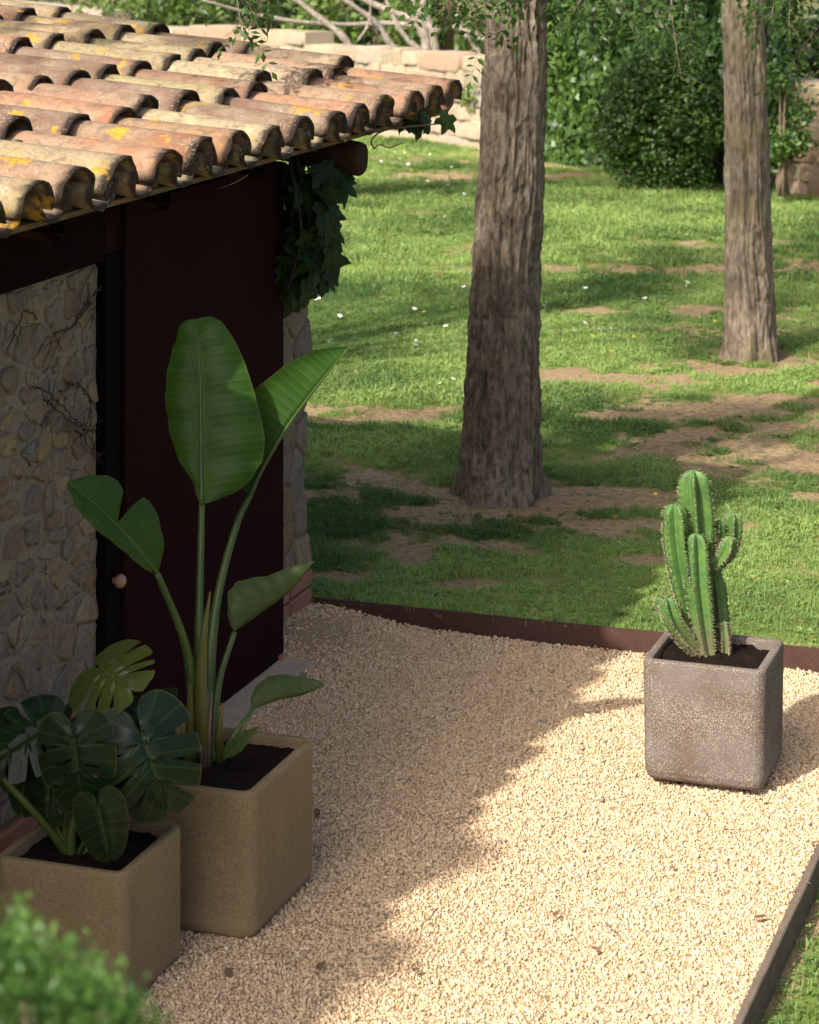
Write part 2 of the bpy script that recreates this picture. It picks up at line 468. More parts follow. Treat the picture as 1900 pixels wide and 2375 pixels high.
MAT = dict(
    tile=mat_tile(), stone=mat_stone(), wstone=mat_stone('pale_wall_stone', True),
    mortar=mat_mortar('lime_mortar', (.23, .195, .145), (.31, .265, .20)),
    wmortar=mat_mortar('pale_wall_mortar', (.36, .30, .21), (.44, .37, .27)),
    roofmortar=mat_mortar('eave_mortar', (.09, .07, .05), (.16, .13, .085)),  # plug colour darkened to stand in for shade inside the tile mouths
    brick=mat_plain('red_brick', (.30, .12, .07), (.36, .18, .11), 8, .9, .5, 70),
    door=mat_plain('rusted_steel_sheet', (.017, .0048, .0060), (.024, .0066, .0072), 3, .8, .15, 150, .03),
    frame=mat_plain('blackened_steel', (.005, .003, .0035), (.007, .004, .004), 4, .8, .1, 100, .03),
    knob=mat_plain('worn_brass_knob', (.30, .19, .12), (.40, .26, .17), 30, .4, .1, 100, .5),
    wood=mat_plain('old_rafter_wood', (.030, .012, .007), (.055, .022, .011), 10, .9, .6, 30, .2, (.3, 3, 3)),
    board=mat_plain('weathered_board', (.13, .085, .05), (.24, .17, .10), 10, .9, .6, 30, .15, (3, .3, 3)),
    beam=mat_plain('dark_wall_beam', (.010, .0045, .005), (.015, .007, .007), 6, .9, .4, 40, .03),
    edging=mat_plain('rusted_steel_edging', (.058, .027, .021), (.088, .042, .030), 8, .8, .4, 90, .3),
    kerb=mat_plain('weathered_concrete_kerb', (.13, .10, .075), (.20, .155, .115), 9, .92, .6, 70, .15),
    slab=mat_plain('pale_stone_sill', (.40, .32, .22), (.50, .41, .29), 9, .9, .4, 70, .2),
    sand=mat_pot_sand(), speck=mat_pot_speck(),
    soil=mat_plain('potting_soil', (.014, .009, .007), (.030, .018, .012), 40, .95, 1.0, 130, .1, None, .02),
    strel=mat_leaf('strelitzia_leaf', (.020, .058, .009), (.036, .088, .013), (.085, .15, .034), .42, .16, .28, 26, (.09, .20, .012), True),
    strelback=mat_leaf('strelitzia_leaf_underside', (.038, .066, .019), (.058, .086, .026), (.095, .125, .045), .5, .2, .22, 26, (.09, .17, .018), True),
    stalk=mat_leaf('strelitzia_stalk', (.028, .060, .011), (.050, .086, .017), rough=.42, spec=.4, trans=0),
    spathe=mat_leaf('strelitzia_spathe', (.075, .085, .018), (.12, .105, .027), rough=.42, spec=.4, trans=.15),
    drysheath=mat_plain('dry_leaf_sheath', (.14, .09, .07), (.22, .15, .11), 20, .8, .3, 60),
    mon=mat_leaf('monstera_leaf', (.0045, .014, .005), (.008, .023, .007), (.040, .072, .020), .34, .24, .10, 9, (.03, .09, .01), True),
    monback=mat_leaf('monstera_pale_leaf', (.042, .064, .013), (.064, .086, .018), (.12, .16, .052), .38, .45, .30, 9, (.12, .19, .016), True),
    monstalk=mat_leaf('monstera_stalk', (.035, .062, .012), (.066, .092, .02), rough=.42, spec=.4, trans=0),
    cactus=mat_cactus(),
    spine=mat_plain('cactus_spines', (.26, .20, .13), (.42, .36, .25), 60, .7, 0, 60),
    bark1=mat_bark('furrowed_bark', (.150, .118, .086), (.285, .232, .175)),
    bark2=mat_bark('furrowed_mossy_bark', (.19, .152, .112), (.33, .27, .205), (.20, .178, .075)),
    greybark=mat_bark('pale_grey_bark', (.34, .29, .235), (.46, .40, .33)),
    darkbark=mat_bark('dark_trunk_bark', (.15, .105, .075), (.24, .175, .125)),
    twig=mat_plain('thin_twig', (.14, .10, .07), (.24, .18, .13), 30, .9, .3, 60),
    darktwig=mat_plain('dark_creeper_stem', (.030, .020, .016), (.055, .038, .028), 30, .9, .3, 60),
    vine=mat_leaf('vine_leaf', (.008, .020, .005), (.018, .040, .008), rough=.45, spec=.25, trans=.3, tcol=(.16, .32, .02)),
    locust=mat_foliage('locust_leaf', (.022, .062, .010), (.065, .13, .022), None, .45, .36),
    crown=mat_foliage('tree_crown_leaf', (.045, .10, .02), (.09, .17, .035), None, .5, .3),
    ivy=mat_foliage('ivy_leaf', (.017, .048, .010), (.090, .165, .030), None, .42, .12, .35),
    shrub=mat_foliage('round_shrub_leaf', (.011, .034, .006), (.072, .140, .021), None, .40, .12, .35),
    backleaf=mat_foliage('background_leaf', (.045, .095, .018), (.15, .22, .042), (.04, .075, .016), .5, .32),
    darkleaf=mat_foliage('dark_evergreen_leaf', (.011, .027, .008), (.038, .068, .016), None, .45, .2),
    box=mat_foliage('boxwood_leaf', (.026, .074, .015), (.135, .25, .050), None, .40, .35),
    grass=mat_grass(), lawn=mat_lawn_soil(), gravel=mat_gravel(True), gravelbed=mat_gravel(False),
    petal=mat_plain('white_petal', (.80, .79, .74), (.86, .85, .80), 10, .6, 0, 60),
    yellow=mat_plain('yellow_petal', (.75, .47, .03), (.82, .55, .05), 10, .6, 0, 60),
    dryleaf=mat_plain('dry_fallen_leaf', (.10, .06, .035), (.22, .14, .07), 30, .8, .2, 60),
    ground=mat_plain('meadow_ground', (.09, .12, .035), (.20, .18, .085), .4, .95, .4, 6, .1, None, .05),
)

# ------------------------------------------------------------------ ground sheets
LAWN_Z = 0.075
EDGE_Y = 10.7
KERB_X = -1.50

def bare(x, y):
    """0 = bare soil, 1 = full grass; x, y arrays"""
    n = fbm(x * .55, y * .55, 0, 11, 4) * .45 + fbm(x * 2.6, y * 2.6, 3.3, 31, 4) * .55
    g = (n - .30) * 3.1 + .30
    spots = [  # surveyed bare places: (px, py, radius along, radius across, weight)
        (1160, 1195, .75, .35, 1.0), (1745, 885, 1.2, .55, .9), (960, 1300, .55, .30, .9), (1080, 1330, .5, .2, .6), (850, 990, 1.3, .28, .9),
        (1750, 980, .8, .6, .8), (1800, 1090, .8, .4, .95), (1880, 1190, .5, .25, .6), (1620, 1120, .35, .3, .6), (1450, 745, 1.5, .35, .7),
        (1350, 1180, .5, .25, .7), (1560, 1040, .4, .2, .5), (1480, 390, 2.6, 1.0, .7), (1000, 430, 1.6, .6, .45), (1640, 420, 2.2, .8, .6),
        (1300, 1340, .5, .12, .55), (1180, 1390, .4, .1, .4), (760, 1130, .35, .3, .4), (900, 1180, .6, .12, .8), (1420, 1260, .35, .2, .7), (830, 1370, .5, .1, .7), (1230, 1240, .5, .12, .6), (980, 1390, .4, .08, .6),
        (1050, 1230, .4, .15, .6), (1500, 1330, .3, .12, .6), (1680, 1250, .4, .15, .5), (1350, 900, .8, .2, .5), (1250, 640, 1.2, .25, .4), (1700, 650, 1.4, .3, .5), (1600, 580, 1.5, .3, .45)]
    for px, py, ra, rc, w in spots:
        c = gnd(px, py)
        u = (x - c[0]) * CY + (y - c[1]) * SY
        v = -(x - c[0]) * SY + (y - c[1]) * CY
        g = g - w * 1.25 * np.exp(-((u / ra)**2 + (v / rc)**2)) * np.clip(4.2 * (fbm(x * 4.2, y * 4.2, 9, 77, 4) - .26), 0, 1.5)
    return np.clip(g, 0, 1)

def lawn_h(x, y):
    return LAWN_Z + .035 * (fbm(x * .5, y * .5, 0, 5, 3) - .5) + .02 * (fbm(x * 4, y * 4, 0, 8, 2) - .5)

def grid_sheet(name, xs, ys, hf, maskf=None):
    X, Y = np.meshgrid(xs, ys)
    x, y = X.ravel(), Y.ravel()
    V = np.stack([x, y, hf(x, y)], 1)
    nx = len(xs)
    i = (np.arange(len(ys) - 1)[:, None] * nx + np.arange(nx - 1)[None]).ravel()
    F = np.stack([i, i + 1, i + nx + 1, i + nx], 1)
    return mk(name, V, F, col=maskf(x, y) if maskf else None)

me = grid_sheet('lawn', np.arange(-16, 3.01, .11), np.arange(EDGE_Y + .012, 36, .11), lawn_h, bare)
tag(part('lawn', me, MAT['lawn']), kind='structure', label='mown lawn with bare earth patches behind the gravel terrace')
# far and surrounding ground
mb = MB()
mb.add([(-1500,-1500,-.26),(1500,-1500,-.26),(1500,1500,-.26),(-1500,1500,-.26)], [(0,1,2,3)])
tag(part('ground', mb.mesh('ground'), MAT['ground']), kind='structure', label='open ground around the garden')
mb = MB()
mb.add([(-45,-10,-.05),(-4.3,-10,-.05),(-4.3,10.7,-.05),(-45,10.7,-.05)], [(0,1,2,3)])
mb.add([(-45,36,.02),(30,36,.02),(30,90,.3),(-45,90,.3)], [(0,1,2,3)])
mb.add([(-45,10.71,.02),(-16,10.71,.02),(-16,36,.02),(-45,36,.02)], [(0,1,2,3)])
mb.add([(3,10.71,.02),(30,10.71,.02),(30,36,.02),(3,36,.02)], [(0,1,2,3)])
tag(part('meadow_ground', mb.mesh('meadow_ground'), MAT['ground']), kind='structure', label='rough meadow beyond the lawn')
# lower lawn strip beside the kerb
def side_h(x, y):
    t = np.clip((y - 9.5) / 1.15, 0, 1); t = t * t * (3 - 2 * t)
    return -.095 + .168 * t + .03 * (fbm(x * 3, y * 3, 0, 3, 3) - .5)
def side_m(x, y): return np.clip(fbm(x * 1.6, y * 1.6, 0, 44, 4) * 2.4 - .52 - .5 * np.exp(-((x - KERB_X) / .1)**2), 0, 1)
me = grid_sheet('side_lawn', np.arange(KERB_X - .01, 2.0, .05), np.arange(3.5, EDGE_Y + .02, .05), side_h, side_m)
tag(part('side_lawn', me, MAT['lawn']), kind='structure', label='lower strip of grass along the concrete kerb')

def bed_h(x, y):
    h = .012 * (fbm(x * 1.3, y * 1.3, 0, 21, 3) - .5) - .012
    h = h + .075 * np.exp(-(((x + 4.15) / .35)**2 + ((y - 10.5) / .55)**2))     # banked up in the corner by the wall end
    h = h + .03 * np.exp(-(((x - KERB_X) / .1)**2))*0
    return h
me = grid_sheet('gravel_bed', np.arange(-4.7, KERB_X - .012, .06), np.arange(2.0, EDGE_Y - .005, .06), bed_h)
tag(part('gravel_bed', me, MAT['gravelbed']), kind='structure', label='gravel terrace bed in front of the hut')

# ------------------------------------------------------------------ edging and kerb
mb = MB(); mb.box(-4.30, KERB_X + .01, EDGE_Y - .004, EDGE_Y + .008, -.2, LAWN_Z + .012)
tag(part('steel_edging', mb.mesh('steel_edging', False), MAT['edging']), 'low rusty steel edging strip between gravel and lawn', 'edging')
ys = np.arange(2.0, EDGE_Y - .01, .08)
V = []; F = []
for i, y in enumerate(ys):
    w = .004 * (noise(np.array([y * 3.0]), np.array([.5]), 0, 6)[0] - .5); t = .004 * (noise(np.array([y * 7.0]), np.array([2.5]), 0, 9)[0] - .5)
    for x, z in ((-.010, -.25), (-.010, .010 + t), (-.006, .014 + t), (.014 + w, .014 + t), (.018 + w, .010 + t), (.020 + w, -.25)):
        V.append((KERB_X + x, y, z))
for i in range(len(ys) - 1):
    for j in range(5): F.append((i*6+j, (i+1)*6+j, (i+1)*6+j+1, i*6+j+1))
F.append((0,1,2,3,4,5)); F.append(tuple((len(ys)-1)*6+j for j in (5,4,3,2,1,0)))
tag(part('concrete_kerb', mk('concrete_kerb', V, F, smooth=False), MAT['kerb']), 'thin weathered kerb along the open side of the gravel', 'kerb')

# ------------------------------------------------------------------ instanced stuff (gravel, grass)
def scatter(name, P, rot, scl, idx, tone, protos, mat):
    me = bpy.data.meshes.new(name)
    me.vertices.add(len(P)); me.vertices.foreach_set('co', np.asarray(P, np.float32).ravel())
    a = me.attributes.new('rot', 'FLOAT_VECTOR', 'POINT'); a.data.foreach_set('vector', np.asarray(rot, np.float32).ravel())
    a = me.attributes.new('scl', 'FLOAT_VECTOR', 'POINT'); a.data.foreach_set('vector', np.asarray(scl, np.float32).ravel())
    a = me.attributes.new('pick', 'INT', 'POINT'); a.data.foreach_set('value', np.asarray(idx, np.int32))
    a = me.attributes.new('tone', 'FLOAT', 'POINT'); a.data.foreach_set('value', np.asarray(tone, np.float32))
    o = bpy.data.objects.new(name, me); COL.objects.link(o); me.materials.append(mat)
    pc = bpy.data.collections.new(name + '_shapes')
    for k, pm in enumerate(protos):
        pm.materials.append(mat)
        pc.objects.link(bpy.data.objects.new('%s_shape_%02d' % (name, k), pm))
    g = bpy.data.node_groups.new(name + '_scatter', 'GeometryNodeTree')
    g.interface.new_socket('Geometry', in_out='INPUT', socket_type='NodeSocketGeometry')
    g.interface.new_socket('Geometry', in_out='OUTPUT', socket_type='NodeSocketGeometry')
    N = g.nodes; L = g.links
    gi = N.new('NodeGroupInput'); go = N.new('NodeGroupOutput')
    iop = N.new('GeometryNodeInstanceOnPoints')
    ci = N.new('GeometryNodeCollectionInfo'); ci.inputs[0].default_value = pc
    ci.inputs['Separate Children'].default_value = True; ci.inputs['Reset Children'].default_value = True
    def na(nm, ty):
        n = N.new('GeometryNodeInputNamedAttribute'); n.data_type = ty; n.inputs[0].default_value = nm; return n.outputs['Attribute']
    e2r = N.new('FunctionNodeEulerToRotation'); L.new(na('rot', 'FLOAT_VECTOR'), e2r.inputs[0])
    L.new(gi.outputs[0], iop.inputs['Points']); L.new(ci.outputs[0], iop.inputs['Instance'])
    iop.inputs['Pick Instance'].default_value = True
    L.new(na('pick', 'INT'), iop.inputs['Instance Index'])
    L.new(e2r.outputs[0], iop.inputs['Rotation']); L.new(na('scl', 'FLOAT_VECTOR'), iop.inputs['Scale'])
    L.new(iop.outputs[0], go.inputs[0])
    md = o.modifiers.new('scatter', 'NODES'); md.node_group = g
    return o

def pebble(seed):
    r = np.random.default_rng(seed)
    t = (1 + 5 ** .5) / 2
    V = np.array([(-1,t,0),(1,t,0),(-1,-t,0),(1,-t,0),(0,-1,t),(0,1,t),(0,-1,-t),(0,1,-t),(t,0,-1),(t,0,1),(-t,0,-1),(-t,0,1)], float)
    V /= np.linalg.norm(V[0])
    V *= r.uniform(.78, 1.15, (12, 1)); V *= (1, r.uniform(.65, .95), r.uniform(.5, .8))
    F = np.array([(0,11,5),(0,5,1),(0,1,7),(0,7,10),(0,10,11),(1,5,9),(5,11,4),(11,10,2),(10,7,6),(7,1,8),(3,9,4),(3,4,2),(3,2,6),(3,6,8),(3,8,9),(4,9,5),(2,4,11),(6,2,10),(8,6,7),(9,8,1)])
    return mk('pebble', V * .5, F, smooth=False)

N_G = 330000
gx = RNG.uniform(-4.45, KERB_X - .018, N_G); gy = RNG.uniform(5.4, EDGE_Y - .012, N_G)
size = np.clip(RNG.lognormal(math.log(.0086), .36, N_G), .0042, .024)
gz = bed_h(gx, gy) + size * RNG.uniform(.05, .45, N_G)
# bare dirt in the corner by the wall end
dirt = np.exp(-(((gx + 4.02) / .20)**2 + ((gy - 10.35) / .30)**2))
keep = RNG.uniform(0, 1, N_G) > dirt * .9
keep &= ~((gx < -4.02) & (gy < 9.95))
gx, gy, gz, size = gx[keep], gy[keep], gz[keep], size[keep]
n = len(gx)
tone = np.clip(RNG.beta(2.2, 2.0, n) * .9 + .06 + .10 * (fbm(gx * 1.5, gy * 1.5, 0, 91, 3) - .5), .046, 1)
tone[RNG.uniform(0, 1, n) < .022] = .02
sc3 = size[:, None] * np.stack([RNG.uniform(.8, 1.3, n), RNG.uniform(.8, 1.2, n), RNG.uniform(.7, 1.1, n)], 1)
o = scatter('gravel', np.stack([gx, gy, gz], 1), RNG.uniform(0, 6.28, (n, 3)), sc3, RNG.integers(0, 6, n), tone, [pebble(k) for k in range(6)], MAT['gravel'])
tag(o, 'loose pale honey-coloured gravel covering the terrace', 'gravel', kind='stuff')

def tuft(seed, nb=16, rad=.05, h=.05, wide=.0032, flat=.6):
    r = np.random.default_rng(seed)
    V = []; F = []
    for k in range(nb):
        a = r.uniform(0, 6.28); q = rad * math.sqrt(r.uniform(0, 1)); b = r.uniform(0, 6.28)
        hh = h * r.uniform(.5, 1.15); lean = r.uniform(.15, 1.0) * flat * hh
        w = wide * r.uniform(.7, 1.3)
        p = np.array((q * math.cos(a), q * math.sin(a), -.008)); dr = np.array((math.cos(b), math.sin(b), 0)); sdv = np.array((-dr[1], dr[0], 0)) * w
        m1 = p + dr * lean * .4 + np.array((0, 0, hh * .62)); t = p + dr * lean * 1.25 + np.array((0, 0, hh * .95))
        i = len(V); V += [p - sdv, p + sdv, m1 + sdv * .9, m1 - sdv * .9, t]
        F += [(i, i+1, i+2, i+3), (i+3, i+2, i+4)]
    return mk('tuft', V, F, smooth=False)

def clover(seed):
    r = np.random.default_rng(seed)
    V = []; F = []
    for k in range(9):
        c = np.array((r.normal(0, .03), r.normal(0, .03), r.uniform(.012, .035)))
        for j in range(3):
            a = r.uniform(0, .4) + j * 2.09; s = r.uniform(.007, .011)
            d1 = np.array((math.cos(a), math.sin(a), r.uniform(-.1, .4))); d2 = np.array((-math.sin(a), math.cos(a), 0))
            i = len(V); V += [c, c + (d1 * .7 + d2 * .6) * s, c + d1 * s * 1.3, c + (d1 * .7 - d2 * .6) * s]; F.append((i, i+1, i+2, i+3))
    return mk('clover', V, F, smooth=False)

def rosette(seed):
    r = np.random.default_rng(seed); V = []; F = []
    for k in range(11):
        a = r.uniform(0, 6.28); L = r.uniform(.05, .10); w = L * r.uniform(.16, .26); e = r.uniform(.25, .8)
        d = np.array((math.cos(a), math.sin(a), 0)); sd_ = np.array((-d[1], d[0], 0)); z = np.array((0, 0, 1.0))
        i = len(V); V += [d * .006, d * L * .45 + z * L * e * .5 + sd_ * w, d * L + z * L * e * .45, d * L * .45 + z * L * e * .5 - sd_ * w]
        F += [(i, i+1, i+2), (i, i+2, i+3)]
    return mk('rosette', V, F, smooth=False)

def grass_points(n, y0, y1):
    """even over the ground, a wedge wider than the view"""
    d0, d1 = y0, y1
    d = np.sqrt(RNG.uniform(d0**2, d1**2, n)); k = RNG.uniform(-.26, .33, n)
    return d * (k * CY - SY), d * (k * SY + CY)

PX, PY, PS, PT = [], [], [], []
for n_, a_, b_, s_ in ((73000, 10.6, 15.0, .90), (70000, 15.0, 20.5, 1.12), (60000, 20.5, 32.0, 1.5)):
    x, y = grass_points(n_, a_, b_)
    g = bare(x, y)
    keep = (RNG.uniform(0, 1, n_) < np.clip(g * 1.2 - .02, .05, 1)) & (y > EDGE_Y + .02)
    keep &= ((x + 3.93)**2 + (y - 12.95)**2 > .27**2) & ((x + 3.42)**2 + (y - 17.12)**2 > .2**2)
    keep &= ~((x < -4.2) & (y < 10.8))
    keep &= (y - 30.6) < -(x + 10.96) * .692 - .1          # up to the garden wall
    x, y, g = x[keep], y[keep], g[keep]
    PX.append(x); PY.append(y); PS.append(s_ * .84 * (.5 + .65 * g) * RNG.uniform(.7, 1.25, len(x)) * (.35 + 1.35 * fbm(x * 1.3, y * 1.3, 0, 61, 4)))
    PT.append(np.clip(fbm(x * .8, y * .8, 0, 71, 4) * 3.0 - 1.02 + .25 * np.clip((y - 14) / 10, 0, 1) + RNG.normal(0, .13, len(x)) + .2 * (fbm(x * 3, y * 3, 0, 73, 2) - .5), 0, 1))
x, y, s_, t_ = [np.concatenate(q) for q in (PX, PY, PS, PT)]
n = len(x)
protos = [tuft(100), tuft(101, 14, .05, .042), tuft(102, 18, .055, .035, .0035, .9), tuft(103, 12, .04, .06, .003, .5), clover(104), clover(105), rosette(106)]
rot = np.stack([RNG.normal(0, .12, n), RNG.normal(0, .12, n), RNG.uniform(0, 6.28, n)], 1)
pick = RNG.choice(7, n, p=[.22, .23, .23, .12, .08, .08, .04])
o = scatter('lawn_grass', np.stack([x, y, lawn_h(x, y)], 1), rot, np.repeat(s_[:, None], 3, 1), pick, t_, protos, MAT['grass'])
tag(o, 'short green turf growing in patches on the lawn', 'grass', kind='stuff')
# side strip
n = 9500
x = RNG.uniform(KERB_X + .03, .6, n); y = RNG.uniform(5.0, 10.68, n)
g = side_m(x, y); keep = RNG.uniform(0, 1, n) < g * 1.3 + .06
x, y, g = x[keep], y[keep], g[keep]; n = len(x)
protos = [tuft(110, 14, .045, .06), tuft(111, 12, .045, .045), clover(112), clover(113)]
rot = np.stack([RNG.normal(0, .12, n), RNG.normal(0, .12, n), RNG.uniform(0, 6.28, n)], 1)
o = scatter('side_grass', np.stack([x, y, side_h(x, y)], 1), rot, np.repeat((RNG.uniform(.6, 1.1, n) * (.6 + .5 * g))[:, None], 3, 1),
            RNG.choice(4, n, p=[.25, .25, .25, .25]), np.clip(RNG.normal(.55, .25, n), 0, 1), protos, MAT['grass'])
tag(o, 'grass and clover growing below the kerb', 'grass', kind='stuff')

# ------------------------------------------------------------------ rubble masonry
def clip_poly(poly, nx, ny, c):
    out = []
    for i in range(len(poly)):
        a, b = poly[i], poly[(i + 1) % len(poly)]
        da, db = a[0]*nx + a[1]*ny - c, b[0]*nx + b[1]*ny - c
        if da <= 0: out.append(a)
        if (da < 0 < db) or (db < 0 < da):
            t = da / (da - db); out.append((a[0] + (b[0]-a[0])*t, a[1] + (b[1]-a[1])*t))
    return out

def rubble_cells(u0, u1, v0, v1, su, sv, rnd, jit=.42):
    """irregular cells of about su x sv that fill a rectangle"""
    pts = []
    nv = max(1, round((v1 - v0) / sv))
    for r in range(nv):
        nu = max(1, round((u1 - u0) / (su * rnd.uniform(.75, 1.35))))
        for c in range(nu):
            pts.append((u0 + (u1-u0) * (c + .5 + rnd.uniform(-jit, jit)) / nu, v0 + (v1-v0) * (r + .5 + rnd.uniform(-jit, jit) * .8) / nv))
    k = (su / sv) ** 2
    cells = []
    for i, p in enumerate(pts):
        poly = [(u0, v0), (u1, v0), (u1, v1), (u0, v1)]
        for j, q in enumerate(pts):
            if i == j or abs(p[0]-q[0]) > su * 4 or abs(p[1]-q[1]) > sv * 4: continue
            nx, ny = (q[0]-p[0]), (q[1]-p[1]) * k
            cc = nx * (p[0]+q[0]) / 2 + ny * (p[1]+q[1]) / 2
            poly = clip_poly(poly, nx, ny, cc)
            if len(poly) < 3: break
        if len(poly) >= 3: cells.append(poly)
    return cells

def stone_mesh(poly, frame, proud, gap, rnd, back=.05, rounds=1):
    """poly in (u, v); frame maps (u, v, out) to world"""
    P = np.array(poly); c = P.mean(0)
    r = np.linalg.norm(P - c, axis=1)
    P = c + (P - c) * np.maximum(.3, 1 - gap / np.maximum(r, 1e-3))[:, None]
    Q = []
    for i in range(len(P)):
        a, b = P[i], P[(i + 1) % len(P)]
        m = max(1, int(np.linalg.norm(b - a) / .05))
        for t in range(m): Q.append(a + (b - a) * t / m)
    P = np.array(Q)
    for _ in range(rounds):
        A, B = P, np.roll(P, -1, 0)
        P = np.stack([A * .75 + B * .25, A * .25 + B * .75], 1).reshape(-1, 2)
    if len(P) > 26: P = P[:: (len(P) // 20)]
    n = len(P)
    P = P + np.array([[rnd.uniform(-1, 1), rnd.uniform(-1, 1)] for _ in range(n)]) * max(gap * .4, .005)
    V = []; tilt = (rnd.uniform(-.12, .12), rnd.uniform(-.12, .12))
    rings = ((1.0, -back), (1.0, proud * .45), (.95, proud * .85), (.72, proud), (.38, proud * 1.04))
    for s, h in rings:
        for p in P:
            q = c + (p - c) * s
            hh = h + (((q - c) @ np.array(tilt)) + rnd.uniform(-.22, .22) * proud if h > 0 else 0)
            V.append(frame(q[0], q[1], hh))
    V.append(frame(c[0], c[1], proud * 1.05))
    F = []
    for k in range(len(rings) - 1):
        for i in range(n): F.append((k*n+i, k*n+(i+1)%n, (k+1)*n+(i+1)%n, (k+1)*n+i))
    k = len(rings) - 1
    for i in range(n): F.append((k*n+i, k*n+(i+1)%n, len(V)-1))
    return mk('stone', V, F, smooth=True)

STONE_COLS = [(.25, .205, .145), (.22, .19, .15), (.19, .18, .165), (.30, .23, .135), (.26, .175, .10), (.24, .21, .17), (.20, .18, .155), (.30, .25, .17), (.25, .22, .175), (.22, .17, .125), (.23, .20, .155)]

hut = thing('stone_hut', 'small rubble stone hut with clay tile roof and rusty steel door', 'hut', (-4.2, 9.0, 0))
WX_L, WX_R = -4.115, -4.235        # face of the masonry before and after the door
mb = MB()
mb.box(-8.9, WX_L - .004, 1.8, 8.30, -.1, 2.0)
wall_near = part('wall', mb.mesh('wall', False), MAT['mortar'], hut)
mb = MB(); mb.box(-8.9, WX_R - .004, 8.301, 10.68, -.1, 2.05)
wall_far = part('wall', mb.mesh('wall', False), MAT['mortar'], hut)
rnd = random.Random(3)
def frame_x(x0):
    return lambda u, v, h: (x0 + h, u, v)
for poly in rubble_cells(6.55, 8.285, .16, 1.985, .135, .092, rnd, .66):
    me = stone_mesh(poly, frame_x(WX_L), rnd.uniform(.003, .010), rnd.uniform(.004, .030), rnd)
    part('stone', me, MAT['stone'], wall_near, rnd.choice(STONE_COLS))
for poly in rubble_cells(9.92, 10.70, .24, 2.04, .17, .14, rnd):
    edge = max(p[0] for p in poly) > 10.66
    if edge:
        k = rnd.uniform(-.025, .065)
        poly = [(u + (k if u > 10.66 else 0), v) for u, v in poly]
    me = stone_mesh(poly, frame_x(WX_R), rnd.uniform(.004, .018), rnd.uniform(.003, .018), rnd, back=.14 if edge else .05)
    part('stone', me, MAT['stone'], wall_far, rnd.choice(STONE_COLS))
# brick footing
def brick_mesh(l, h, d, seed):
    r = random.Random(seed); mbk = MB(); b = .006
    xs = (-d, 0, 0); V = []
    for (x, iy, iz) in ((-d, 0, 0), (-b, 0, 0), (0, b, b)):
        for (y, z) in ((-l/2+iy, iz), (l/2-iy, iz), (l/2-iy, h-iz), (-l/2+iy, h-iz)):
            V.append((x + r.uniform(-.003, .003), y + r.uniform(-.004, .004), z + r.uniform(-.003, .003)))
    F = [(k*4+i, k*4+(i+1)%4, (k+1)*4+(i+1)%4, (k+1)*4+i) for k in (0, 1) for i in range(4)] + [(8, 9, 10, 11)]
    return mk('brick', V, F, smooth=False)
BRK = [brick_mesh(.29, .062, .12, s) for s in range(3)]
for me in BRK: me.materials.append(MAT['brick'])
for j in range(6):
    for zrow in range(2):
        piece('brick', BRK[(j + zrow) % 3], wall_near, (WX_L + .022, 6.62 + j * .305 + zrow * .11, .012 + zrow * .072), color=(.3, .12, .07))
for j, zrow in ((0, 0), (1, 0), (2, 0), (1, 1), (2, 1)):
    piece('brick', BRK[(j + zrow) % 3], wall_far, (WX_R + .03, 10.02 + j * .275, .06 + zrow * .085), scale=(1, .9, 1.2), color=(.3, .12, .07))
piece('brick', BRK[1], wall_far, (WX_R + .16, 10.02, -.01), (0, .1, .35), (1, .55, 1), (.3, .12, .07))
# dark plate beam above the masonry
mb = MB(); mb.box(-4.6, WX_L + .035, 1.8, 8.275, 2.002, 2.215)
part('wall_beam', mb.mesh('wall_beam', False), MAT['beam'], hut)
mb = MB(); mb.box(-8.8, -4.5, 1.85, 10.6, 2.06, 2.235)
part('wall_core', mb.mesh('wall_core', False), MAT['beam'], hut)

# door
door = thing('steel_door', 'tall dark rust-brown sheet steel door of the hut', 'door', (-4.08, 9.1, 0))
mb = MB(); mb.box(-4.13, -4.062, 8.425, 9.985, .035, 2.19)
part('door_leaf', mb.mesh('door_leaf', False), MAT['door'], door)
mb = MB(); mb.box(-4.13, -4.078, 8.287, 8.42, .035, 2.02)
fr = part('frame_post', mb.mesh('frame_post', False), MAT['frame'], door)
mb = MB(); mb.box(-4.13, -4.066, 9.990, 10.004, .035, 2.19)
part('frame_stop', mb.mesh('frame_stop', False), MAT['frame'], door)
mb = MB(); mb.box(-4.13, -4.082, 8.287, 8.42, 2.024, 2.19)
part('frame_head', mb.mesh('frame_head', False), MAT['door'], door)
def lathe(pro, n=18, axis='z', loc=(0, 0, 0)):
    V = []; F = []
    for r, h in pro:
        for j in range(n):
            a = 2 * math.pi * j / n
            V.append((r * math.cos(a), r * math.sin(a), h) if axis == 'z' else (h, r * math.cos(a), r * math.sin(a)))
    for i in range(len(pro) - 1):
        for j in range(n): F.append((i*n+j, i*n+(j+1)%n, (i+1)*n+(j+1)%n, (i+1)*n+j))
    F.append(tuple(range(n-1, -1, -1))); F.append(tuple((len(pro)-1)*n+j for j in range(n)))
    V = [(x + loc[0], y + loc[1], z + loc[2]) for x, y, z in V]
    return V, F
V, F = lathe([(.013, 0), (.012, .006), (.018, .011), (.025, .020), (.027, .030), (.022, .041), (.012, .047), (.003, .048)], 18, 'x', (-4.078, 8.352, .80))
part('knob', mk('knob', V, F), MAT['knob'], fr)
# sill
mb = MB(); mb.box(-4.25, -3.925, 8.30, 9.99, -.08, .031)
tag(part('door_sill', mb.mesh('door_sill', False), MAT['slab'], None), 'pale stone sill slab at the foot of the steel door', 'sill')

